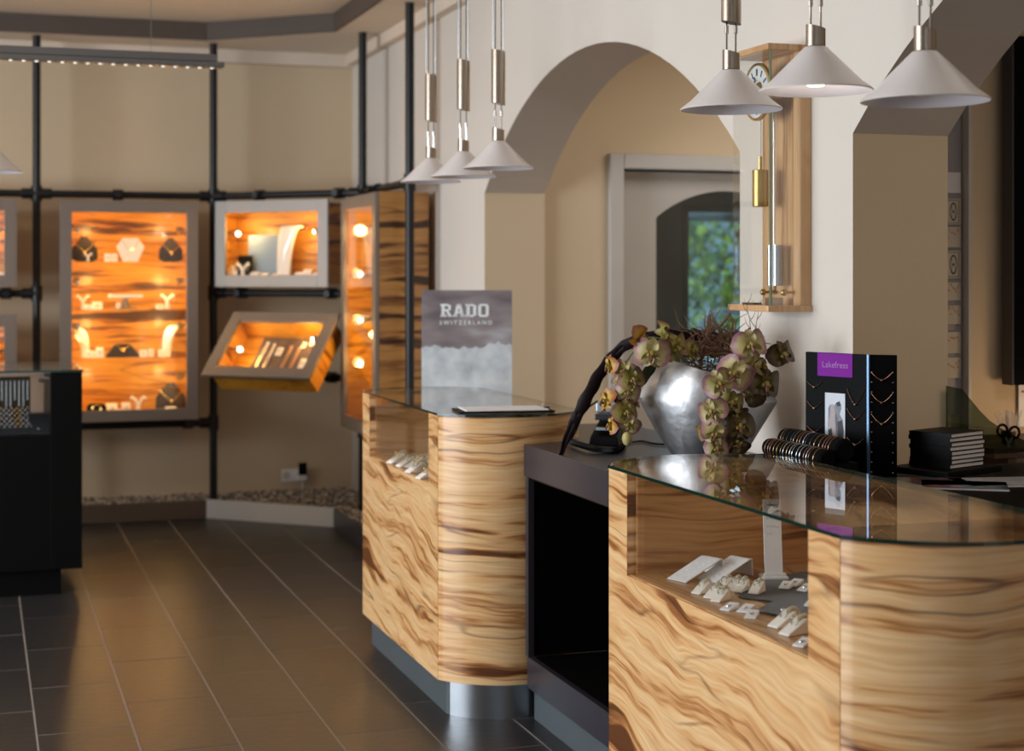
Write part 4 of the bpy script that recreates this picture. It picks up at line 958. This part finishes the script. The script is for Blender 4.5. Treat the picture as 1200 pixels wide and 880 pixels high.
Ls=[(764,414,'p',1.25,-5,0,5,-.06),(791,407,'o',1.15,25,10,-20,-.02),(811,412,'o',.9,40,-10,30,.03),(748,397,'y',1.0,75,30,40,-.03),(776,391,'o',1.0,70,-40,80,-.01),
    (733,434,'p',.9,-25,10,20,-.02),(741,444,'o',.95,15,0,-15,-.03),(736,459,'p',.9,0,15,10,-.02),(727,466,'o',.75,-50,0,30,.0),(733,482,'o',.95,20,5,-10,-.03),(737,496,'p',.85,-15,20,25,-.02),
    (716,428,'y',.85,-75,10,0,.0),(711,470,'y',.95,-65,-10,-30,.0),(717,498,'y',.75,-80,0,20,.0),(742,470,'p',.7,40,0,0,.0),(727,449,'p',.7,-30,0,50,.02)]
tl=spray('orchid spray arching left out of the vase, its blooms hanging toward the desk',[(800,425),(785,402),(760,396),(742,412),(728,440),(722,470),(727,495),(735,512)],Ls,4.66)
o0=tl.location
MB().ball(VP(735,514,4.64)-o0,.016,10,1.3).build('bud',mat('orchid_bud','B5A86A',.5,var=.2,vscale=60),tl,smooth=True)
Rs=[(879,404,'p',1.2,10,-5,-10,.0),(881,427,'p',1.0,30,10,40,.0),(861,437,'p',1.25,-10,0,35,-.03),(843,449,'p',1.1,0,0,-30,-.04),(896,449,'d',1.2,15,5,10,.02),(916,415,'d',1.05,25,0,-15,.03),(882,461,'d',.95,-20,0,60,.03),
    (857,471,'o',.9,5,0,15,.0),(835,482,'p',1.05,-20,0,-25,-.02),(862,485,'d',.9,10,20,20,.01),(867,500,'d',1.1,0,-10,0,.0),(838,508,'p',1.0,10,10,30,-.02),(827,505,'o',.75,-30,0,-30,.0),(864,519,'d',1.0,20,0,70,.01),(840,524,'p',.85,0,10,-10,-.01),(893,430,'o',.8,60,0,0,.02)]
spray('orchid spray drooping down the front of the silver vase on the right',[(850,432),(866,420),(880,432),(872,455),(858,475),(850,500),(849,524)],Rs,4.48)

# ------------------------------------------------------------------ necklace display stand on the desk return
A0=at(944,412,X=2.09); A1=at(1018,417,X=2.165); A2=at(1051,419,X=2.22)
t=thing('necklace_display',(A0.x,A0.y,.9095),0,'black folding necklace stand with purple sign on the desk behind the near counter','jewellery display')
def panel(a,b_,zt,name):
    a=Vector((a.x,a.y,0))-Vector((A0.x,A0.y,0)); b_=Vector((b_.x,b_.y,0))-Vector((A0.x,A0.y,0)); L_=(b_-a).length; an=math.atan2((b_-a).y,(b_-a).x)
    o=MB().box(0,L_,0,.006,0,zt).build(name,BLKG,t,bevel=.001); o.location=a; o.rotation_euler=(0,0,an); return o,L_
zt_=A0.z-.9095; p1,l1=panel(A0,A1,zt_,'main_panel'); p2,l2=panel(A1,A2,zt_,'side_panel')
kx=l1/74.; PUR=mat('purple_sign','7E2E94',.8,spec=.08)
def pz_(py): return zt_-(py-413.5)*kx*1.02
MB().box(15*kx,56*kx,-.002,-.0002,pz_(435),zt_-.001).build('purple_sign',PUR,p1)
text('Lakebreeze'[:0]+'Lebebreeze'[:0]+'Liebeskreis'[:0]+'Lakefress',8.2*kx,mat('faint_sign_lettering','A05AB0',.5),p1,Matrix.Translation((36*kx,-.0025,pz_(424.5)))@Euler((PI/2,0,0)).to_matrix().to_4x4())
ph=MB().box(24*kx,47.5*kx,-.002,-.0002,pz_(515),pz_(450)).build('photo_print',mat('photo_paper','B9BFC9',.4,var=.05),p1,label='black-and-white photo print of an embracing couple')
GR=mat('photo_grey','7E828C',.6,var=.15,vscale=90); DK=mat('photo_dark','23252E',.6); SK=mat('photo_skin_tone','A79C9E',.6)
def poly2(pts,m,y=-.0026):
    v=[(24*kx+x*kx,y,pz_(450+yy)) for x,yy in pts]; MB().add(v,[list(range(len(v)))]).build('printed_figure',m,ph,fix=False)
poly2([(6,12),(9,10),(12,12),(12,18),(15,22),(17,30),(15,46),(12,60),(5,64),(3,48),(4,36),(3,28),(5,20)],SK)
poly2([(11,11),(14,8),(18,9),(19,14),(17,19),(21,24),(22,36),(20,52),(20,64),(15,64),(16,46),(13,36),(12,24),(12,18)],GR)
poly2([(15,26),(20,24),(22,34),(20,46),(16,44)],DK,-.0029); poly2([(4,34),(8,32),(10,44),(8,62),(4,62)],DK,-.0029); poly2([(13,9),(17,7),(19,11),(15,12)],DK,-.0029); poly2([(4,14),(7,10),(6,20),(4,26)],GR,-.0029)
ROSE=mat('rose_gold_chain','C9A08C',.25,1)
def chain(par,x0,x1,z,dz,pend=True):
    pts=[(x0+(x1-x0)*i/8,-.004,z-dz*(1-abs(2*i/8-1)**1.6)) for i in range(9)]; m=MB().tube(pts,.0009,5)
    if pend: m.ball(((x0+x1)/2,-.005,z-dz-.001),.0032,7)
    m.build('necklace',ROSE,par)
for py,dz in ((441,4.5),(459,6),(482,5)): chain(p1,3*kx,20*kx,pz_(py),dz*kx)
for py,dz in ((445,14),(463,9),(489,6)): chain(p1,50*kx,69*kx,pz_(py),dz*kx)
k2=l2/33.
for py,dz in ((431,7),(450,8),(468,9)): chain(p2,3*k2,28*k2,pz_(py-2),dz*kx)
PIN=None
for i in range(17):
    for x_ in (3.4,28.4):
        if PIN is None: PIN=MB().lathe([(.0018,0),(.0022,.002),(.001,.003)],8,Euler((PI/2,0,0)).to_matrix().to_4x4()).build('pin',CHR,p2); o=PIN
        else: o=PIN.copy(); COL.objects.link(o)
        o.location=(x_*k2,-.0,zt_-(16+9.1*i)*kx)
MB().box(l1-.003,l1+.003,-.004,.002,0.0,zt_).build('steel_hinge',mat('blue_steel_hinge','5C7896',.4,.6),p1)
# bracelet rolls
BC=[mat('beads_'+n,c,.3,metal=mt) for n,c,mt in (('silver','A9ACB0',.6),('rose','8E6252',.3),('blue','2C4258',.2),('gold','8A7040',.6),('brown','3E2C24',.1))]
def roll(px0,px1,py,X0,label,r=.028,seed=2,zb=.98):
    a=at(px0,py,X=X0); b_=at(px1,py+10,X=X0+.005); L_=abs(a.y-b_.y)+.0; q=random.Random(seed)
    t=thing('bracelet_roll',(X0,a.y,zb),-PI/2,label,'bracelet roll','black bracelet rolls on the desk')
    M_=Matrix.Translation((0,0,r))@Euler((0,PI/2,0)).to_matrix().to_4x4()
    MB().lathe([(r*.8,0),(r,.006),(r,L_-.006),(r*.8,L_)],20,M_).build('velvet_roll',VEL,t,smooth=True)
    x=.025
    while x<L_-.012:
        c=q.choice(BC); pts=[(x+.002*math.sin(3*a_),(r+.0015)*math.cos(a_),r+(r+.0015)*math.sin(a_)) for a_ in [2*PI*i/20 for i in range(21)]]
        MB().tube(pts,q.uniform(.0007,.0013),5,False).build('bracelet',c,t); x+=q.uniform(.011,.026)
roll(921,993,533,2.038,'black velvet roll wrapped with bracelets, upper one touching the necklace stand',seed=3,r=.029,zb=1.0)
roll(901,972,541,1.985,'black velvet roll wrapped with bracelets, lower one at the counter glass edge',seed=8,r=.024,zb=.985)
ra=at(921,533,X=2.038).y; rb=at(993,533,X=2.038).y
t=thing('roll_riser',(2.0,rb,.9095),0,'stepped black riser under the two bracelet rolls on the desk','riser')
MB().box(-.041,.008,-.0,ra-rb+.06,0,.075).build('low_step',BLK,t); MB().box(.0085,.068,0,ra-rb,0,.090).build('high_step',BLK,t)

# ------------------------------------------------------------------ magazines and papers on the sideboard
st=at(1106,549,z=.965); st.z=.957
for i in range(8):
    t=thing('catalogue',(st.x+random.uniform(-.003,.003),st.y+random.uniform(-.003,.003),.9735+.0112*i),R(22+random.uniform(-1,1)),'dark-backed catalogue, '+('lowest','second from bottom','third from bottom','fourth from bottom','fifth from bottom','sixth from bottom','second from top','topmost')[i]+' of the stack in the right arch','catalogue','stack of catalogues')
    MB().box(-.058,.086,-.060,.060,.0012,.0098).build('page_block',PAPER,t); MB().box(-.062,.088,-.062,.062,0,.0011).box(-.062,.088,-.062,.062,.0099,.0110).box(-.062,-.0585,-.062,.062,.0011,.0099).build('cover',BLK,t)
t=thing('document_tray',(st.x,st.y,.9555),R(22),'flat black tray under the stack of catalogues','tray'); MB().box(-.11,.13,-.09,.09,0,.017).build('tray',BLK,t,bevel=.003)
def brochure(px,py,rz,w,h,label,cs,z=.9555,th=.004):
    p=at(px,py,z=z); t=thing('brochure',(p.x,p.y,z),R(rz),label,'brochure','brochures on the sideboard')
    MB().box(-w/2,w/2,-h/2,h/2,0,th-.0002).build('pages',PAPER,t); m=bpy.data.materials.new('cover_print'); m.use_nodes=True; n=m.node_tree.nodes; L=m.node_tree.links
    tc=n.new('ShaderNodeTexCoord'); no=n.new('ShaderNodeTexNoise'); no.inputs['Scale'].default_value=14; L.new(tc.outputs['Object'],no.inputs[0]); r=n.new('ShaderNodeValToRGB'); e=r.color_ramp.elements
    while len(e)<len(cs): e.new(.5)
    for k_,c in enumerate(cs): e[k_].position=.3+.4*k_/(len(cs)-1); e[k_].color=rgb(c)
    L.new(no.outputs['Fac'],r.inputs[0]); L.new(r.outputs[0],n['Principled BSDF'].inputs['Base Color']); n['Principled BSDF'].inputs['Roughness'].default_value=.25
    MB().box(-w/2,w/2,-h/2,h/2,th,th+.001).build('cover',m,t)
brochure(1085,566,-20,.2,.14,'colourful brochure lying left on the sideboard by the necklace stand',['2A2622','6A3A28','3A5468','1A1A20'])
brochure(1130,570,-32,.2,.14,'blue and red glossy brochure before the black tray',['1E2430','8A5240','4A6A80','2A2A30'])
brochure(1178,566,-10,.24,.15,'pale grey brochure at the right picture edge on the sideboard',['8A8C90','9A9CA0','A4A6AA'])

# tinted glass screen with a concave top edge
g0=at(1112,455,Y=3.98)
t=thing('glass_screen',(2.64,3.9,.955),0,'green-tinted glass screen with a concave curved top edge, right arch','glass screen')
m=MB(); pl_=[]
for (px,py) in ((1110,452),(1128,456),(1136,466),(1148,481),(1160,493),(1175,503),(1200,516),(1225,522)):
    v=at(px,py,Y=3.9); pl_.append((v.x-2.64,v.z-.955))
pl_=[(pl_[0][0],0)]+pl_+[(pl_[-1][0],0)]
n=len(pl_); m.add([(x,0,z) for x,z in pl_]+[(x,.006,z) for x,z in pl_],[list(range(n)),list(range(n,2*n))[::-1]]+[(i,n+i,n+(i+1)%n,(i+1)%n) for i in range(n)])
m.build('glass_pane',glassmat('smoked_green_glass',(.42,.48,.42)),t)
# workroom: card rack, white corner post, shelf, scissors, dark panel
def wp(px,py,Y=4.615): return at(px,py,Y=Y)
c0=wp(1096,190); c1=wp(1125,190)
struct(MB().box(wp(1126,0).x,wp(1129.5,0).x,4.57,4.6195,0,2.75).build('trim_5',WD))
t=thing('card_rack',(c1.x,4.62,0),0,'clear wall rack holding a column of printed cards beyond the right arch','card rack')
MB().box(-.16,0,-.012,-.0005,1.0,2.05).build('back_plate',mat('grey_backing','8E8A8C',.5),t)
rows=[(202,226,'p'),(233,263,'o'),(266,290,'r'),(294,326,'o'),(331,352,'r'),(358,380,'r'),(389,414,'r'),(419,443,'r')]
CREAMC=mat('aged_card','B8AE9C',.7,var=.05)
for i,(a_,b_,kk) in enumerate(rows):
    z1,z0=wp(1118,a_,4.6).z,wp(1118,b_,4.6).z
    c=thing('printed_card',(c1.x-.035,4.605,z0),0,'printed card in the wall rack, '+('topmost, blank','upper one with dark oval emblem','small red script, third from top','lower one with dark oval emblem','red script, fifth from top','red script, sixth from top','red script, second from bottom','red script, lowest')[i],'card','cards in the wall rack')
    MB().box(-.1,.028,-.004,-.0005,0,z1-z0).build('card',CREAMC if kk!='p' else PAPER,c)
    if kk=='o':
        m=MB(); hh=(z1-z0)
        for (ex,ez,er) in ((0,0,.36),(0,.16,.2),(0,-.16,.2)): m.lathe([(er*hh,0),(er*hh*.82,.0)],20,Matrix.Translation((-.0,-.0045,hh*(.5+ez)))@Euler((PI/2,0,0)).to_matrix().to_4x4(),False,False,sx=.45)
        m.build('emblem',PRINT,c,fix=False)
        MB().box(-.1,.022,-.0048,-.0042,hh*.93,hh*.95).box(-.1,.022,-.0048,-.0042,hh*.05,hh*.07).box(.02,.022,-.0048,-.0042,hh*.05,hh*.95).build('border_line',PRINT,c)
    if kk=='r':
        q=random.Random(i); m=MB(); hh=(z1-z0)
        for j in range(9): x_=-.03+.006*j; z_=hh*q.uniform(.55,.85); m.bar((x_,-.0046,z_),(x_+.006,-.0046,z_+q.uniform(-.012,.012)),.0006,.0022,up=(0,0,1))
        m.build('red_script',REDP,c,fix=False)
SHW=mat('brown_shelf_wood','4A2E1C',.5,var=.2)
s0=wp(1170,512,4.35)
t=thing('work_shelf',(s0.x-.12,4.2,s0.z-.02),0,'brown wooden bench shelf behind the curved glass','shelf'); MB().box(0,1.2,0,.4,-.03,0).build('board',SHW,t,bevel=.002); MB().box(.05,.08,0,.4,-(s0.z-.02),-.031).build('support',SHW,t); MB().box(1.1,1.13,0,.4,-(s0.z-.02),-.031).build('support',SHW,t)
sc_=wp(1177,500,4.24)
t=thing('scissors',(sc_.x,4.22,s0.z-.019),0,'black-handled scissors standing upright behind the curved glass','scissors')
for s,ox in ((-1,-.022),(1,.022)):
    MB().tube([(ox+.018*math.cos(a_),0,.050+s*-.004+.018*math.sin(a_)) for a_ in [2*PI*i/16 for i in range(17)]],.0042,7,False).build('handle_loop',BLK,t,smooth=True)
    MB().bar((ox*.6,0,.034),(-ox*.2,0,.002),.004,.008,up=(0,1,0)).build('blade',STEEL,t)
t=thing('brush_pot',(sc_.x+.075,4.32,s0.z-.019),0,'pot of pale bristles lit warm behind the scissors','brush')
MB().lathe([(.022,0),(.026,.04)],14).build('pot',SHW,t); m=MB(); q=random.Random(4)
for i in range(60): a_=q.uniform(0,6.28); r_=q.uniform(0,.02); m.tube([(r_*math.cos(a_),r_*math.sin(a_),.03),(r_*2.2*math.cos(a_),r_*2.2*math.sin(a_),q.uniform(.08,.11))],.001,4)
o=m.build('bristles',CRM,t); o['kind']='stuff'
dp_=wp(1194,250,4.5)
t=thing('wall_screen',(dp_.x,4.53,0),0,'tall dark panel at the right picture edge','screen'); MB().box(0,.5,0,.05,wp(1196,452,4.5).z,wp(1196,40,4.5).z).build('panel',BLKG,t,bevel=.003); MB().box(-.008,-.0002,-.004,.05,wp(1196,452,4.5).z,wp(1196,40,4.5).z).build('edge_strip',DGREY,t)
t=thing('wall_notice',(wp(1194,460,4.6).x,4.6,wp(1194,500,4.6).z),0,'white notice sheet under the dark panel','notice'); MB().box(0,.3,0,.003,0,.14).build('sheet',WHT,t); MB().box(.01,.29,-.0006,-.0001,.115,.122).build('red_line',REDP,t)

# ------------------------------------------------------------------ goods in the well of the near counter
ZF=.7598
def on(px,py): return at(px,py,z=ZF)
def bent_card(px,py,label,w=.062):
    p=on(px,py); t=thing('earring_card',(p.x,p.y,ZF),-TH-R(52),label,'earring card','bent white earring cards')
    # sloping face rising away from the viewer, then a vertical back flap
    def fn(a,b_):
        L_=.125; y=[0,.110,.118,.121][min(3,int(b_*3+.001))]; z=[.0015,.042,.042,.004][min(3,int(b_*3+.001))]; return ((a-.5)*w,y,z)
    MB().grid(fn,1,3).build('card',WHT,t,solid=.0022)
    m=MB()
    q=random.Random(px)
    for i in range(6):
        for s in (-1,1): yy=.012+i*.016; m.ball((s*w*.2+q.uniform(-.002,.002),yy,.0015+yy*.37+.0022),.0013,6)
    m.build('ear_studs',q.choice((CHR,GOLD)),t); return t
bent_card(793,681,'sloped white card of ear studs, left one of two in the near counter')
bent_card(828,681,'sloped white card of ear studs, right one of two in the near counter')
p=on(907,678)
t=thing('upright_price_card',(p.x,p.y,ZF),-TH+R(4),'tall white card leaning upright in the near counter','display card')
MB().box(-.03,.03,-.02,.03,0,.008).box(-.026,.026,-.012,-.006,.008,.016).build('foot',WHT,t,bevel=.002)
o=MB().box(-.021,.021,0,.003,0,.175).build('card',WHT,t); o.rotation_euler=(R(-8),0,0); o.location=(0,0,.008)
m=MB(); q=random.Random(9)
for (x_,z_) in ((-.012,.13),(-.004,.132),(-.013,.112),(-.004,.113),(.004,.112),(.012,.11),(-.012,.095),(-.004,.095),(.006,.148),(.013,.149)): m.ball((x_,-.001,z_),.0014,6)
m.build('ear_studs',CHR,o); m=MB(); [m.box(-.012+.003*i,-.010+.003*i,-.0008,-.0001,.160,.163) for i in range(9)]; m.build('printed_line',PRINT,o)
def cloth(pts,label,z):
    c=sum(pts,Vector())/len(pts); t=None
    v=[(p.x-c.x,p.y-c.y) for p in pts]; m=MB(); m.prism(v,0,.0022); o=m.build('felt_cloth',FEL); o.location=(c.x,c.y,z); tag(o,label,'cloth','dark felt cloths'); return o
def blob(P_): 
    q=random.Random(3); out=[]
    for i,(a_,b_) in enumerate(P_):
        n_=P_[(i+1)%len(P_)]
        for k_ in range(3): u_=k_/3; out.append(on(a_+(n_[0]-a_)*u_+(q.uniform(-1.5,1.5) if k_ else 0),b_+(n_[1]-b_)*u_+(q.uniform(-.8,.8) if k_ else 0)))
    return out
cloth(blob([(865,700),(885,684),(920,675),(938,671),(975,672),(975,700),(908,706),(880,703)]),'dark grey felt cloth, the farther one in the near counter',ZF+.0002)
cloth(blob([(886,718),(908,706),(930,702),(975,700),(975,728),(930,723),(905,722)]),'dark grey felt cloth, the nearer one in the near counter',ZF+.0026)
def ringclip(px,py,rz,label,z=0,s=1.,jm=None):
    p=on(px,py); t=thing('ring_cuff',(p.x,p.y,ZF+z),R(rz)-TH,label,'ring holder','white ring cuffs'); t.scale=(s,)*3
    MB().add([(-.012,-.03,0),(.012,-.03,0),(.012,.02,0),(-.012,.02,0),(-.012,-.03,.003),(.012,-.03,.003),(.012,.012,.024),(-.012,.012,.024)],[(3,2,1,0),(4,5,6,7),(0,1,5,4),(1,2,6,5),(2,3,7,6),(3,0,4,7)]).build('wedge',CRM,t,bevel=.002)
    MB().tube([(.0,.014+.014*math.cos(a_),.014+.013*math.sin(a_)) for a_ in [2*PI*i/16 for i in range(17)]],.0035,6,False).build('cuff',mat('ivory','D9D6BE',.5) if 'iv' not in globals() else iv,t,smooth=True)
    MB().tube([(.007*math.cos(a_),-.005+.003*math.sin(a_),.019+.007*math.sin(a_)) for a_ in [2*PI*i/12 for i in range(13)]],.0012,5,False).ball((0,-.008,.026),.003,7).build('ring',jm or CHR,t,smooth=True)
iv=mat('ivory_band','D9D6BE',.5)
R1=[(824,694,'leftmost, at the front of the group'),(838,699,'front one between two others of the left group'),(846,703,'nearest of the left group'),(850,689,'rear one, close to the sloped cards'),(862,690,'rear one with a curled band, middle of the row'),(870,694,'left of the pair on the felt edge'),(888,696,'rightmost of the row on the felt')]
for i,(a_,b_,l_) in enumerate(R1): ringclip(a_,b_,-42+i*2,'white ring cuff, near counter, '+l_,0.0046 if i>4 else 0)
ringclip(921,733,-55,'larger white ring cuff with a big ring, lower right of the near well',0,1.25); ringclip(934,742,-55,'larger white ring cuff nearest the camera in the near well',0,1.25)
def tagcard(px,py,rz,label,z=.0,w=.024):
    p=on(px,py); t=thing('pendant_tag',(p.x,p.y,ZF+z),R(rz)-TH,label,'price tag','small white pendant tags')
    MB().add([(-w/2,-.02,0),(w/2,-.02,0),(w/2,.02,0),(-w/2,.02,0),(-w/2,-.02,.003),(w/2,-.02,.003),(w/2,.02,.012),(-w/2,.02,.012)],[(3,2,1,0),(4,5,6,7),(0,1,5,4),(1,2,6,5),(2,3,7,6),(3,0,4,7)]).build('tag',WHT,t,bevel=.001)
    MB().tube([(-.004,0,.009),(0,-.006,.0085),(.004,0,.009)],.0012,5).ball((0,-.008,.0075),.0022,6).build('pendant',CHR,t)
for i,(a_,b_,rz,z_,l_) in enumerate(((855,714,-40,0,'left of the pair in front of the felt'),(874,716,-35,0,'long one in front of the felt'),(881,723,-20,0,'lowest of the pair in front of the felt'),(921,691,-25,.0046,'left one on the felt by the upright card'),(932,688,-35,.0046,'middle one on the felt by the upright card'),(944,694,-40,.0046,'right one on the felt, cut by the counter post'),(941,756,-40,0,'nearest the camera at the well corner'),(952,712,-30,.0052,'half hidden behind the post on the near felt'))): tagcard(a_,b_,rz,'white pendant tag, near well, '+l_,z_)
# farther counter's goods
for i,(a_,b_,l_) in enumerate(((467,542,'leftmost'),(478,546,'second from left'),(489,547,'middle, with a gold knob'),(499,549,'rightmost at the back'),(489,553,'front one lying low'),(500,560,'nearest, by the corner post'),(496,544,'rear right'))):
    ringclip(a_,b_,-50,'white ring cuff with gold ring in the farther counter, '+l_,0,1.5 if i<5 else 1.3,GOLD)
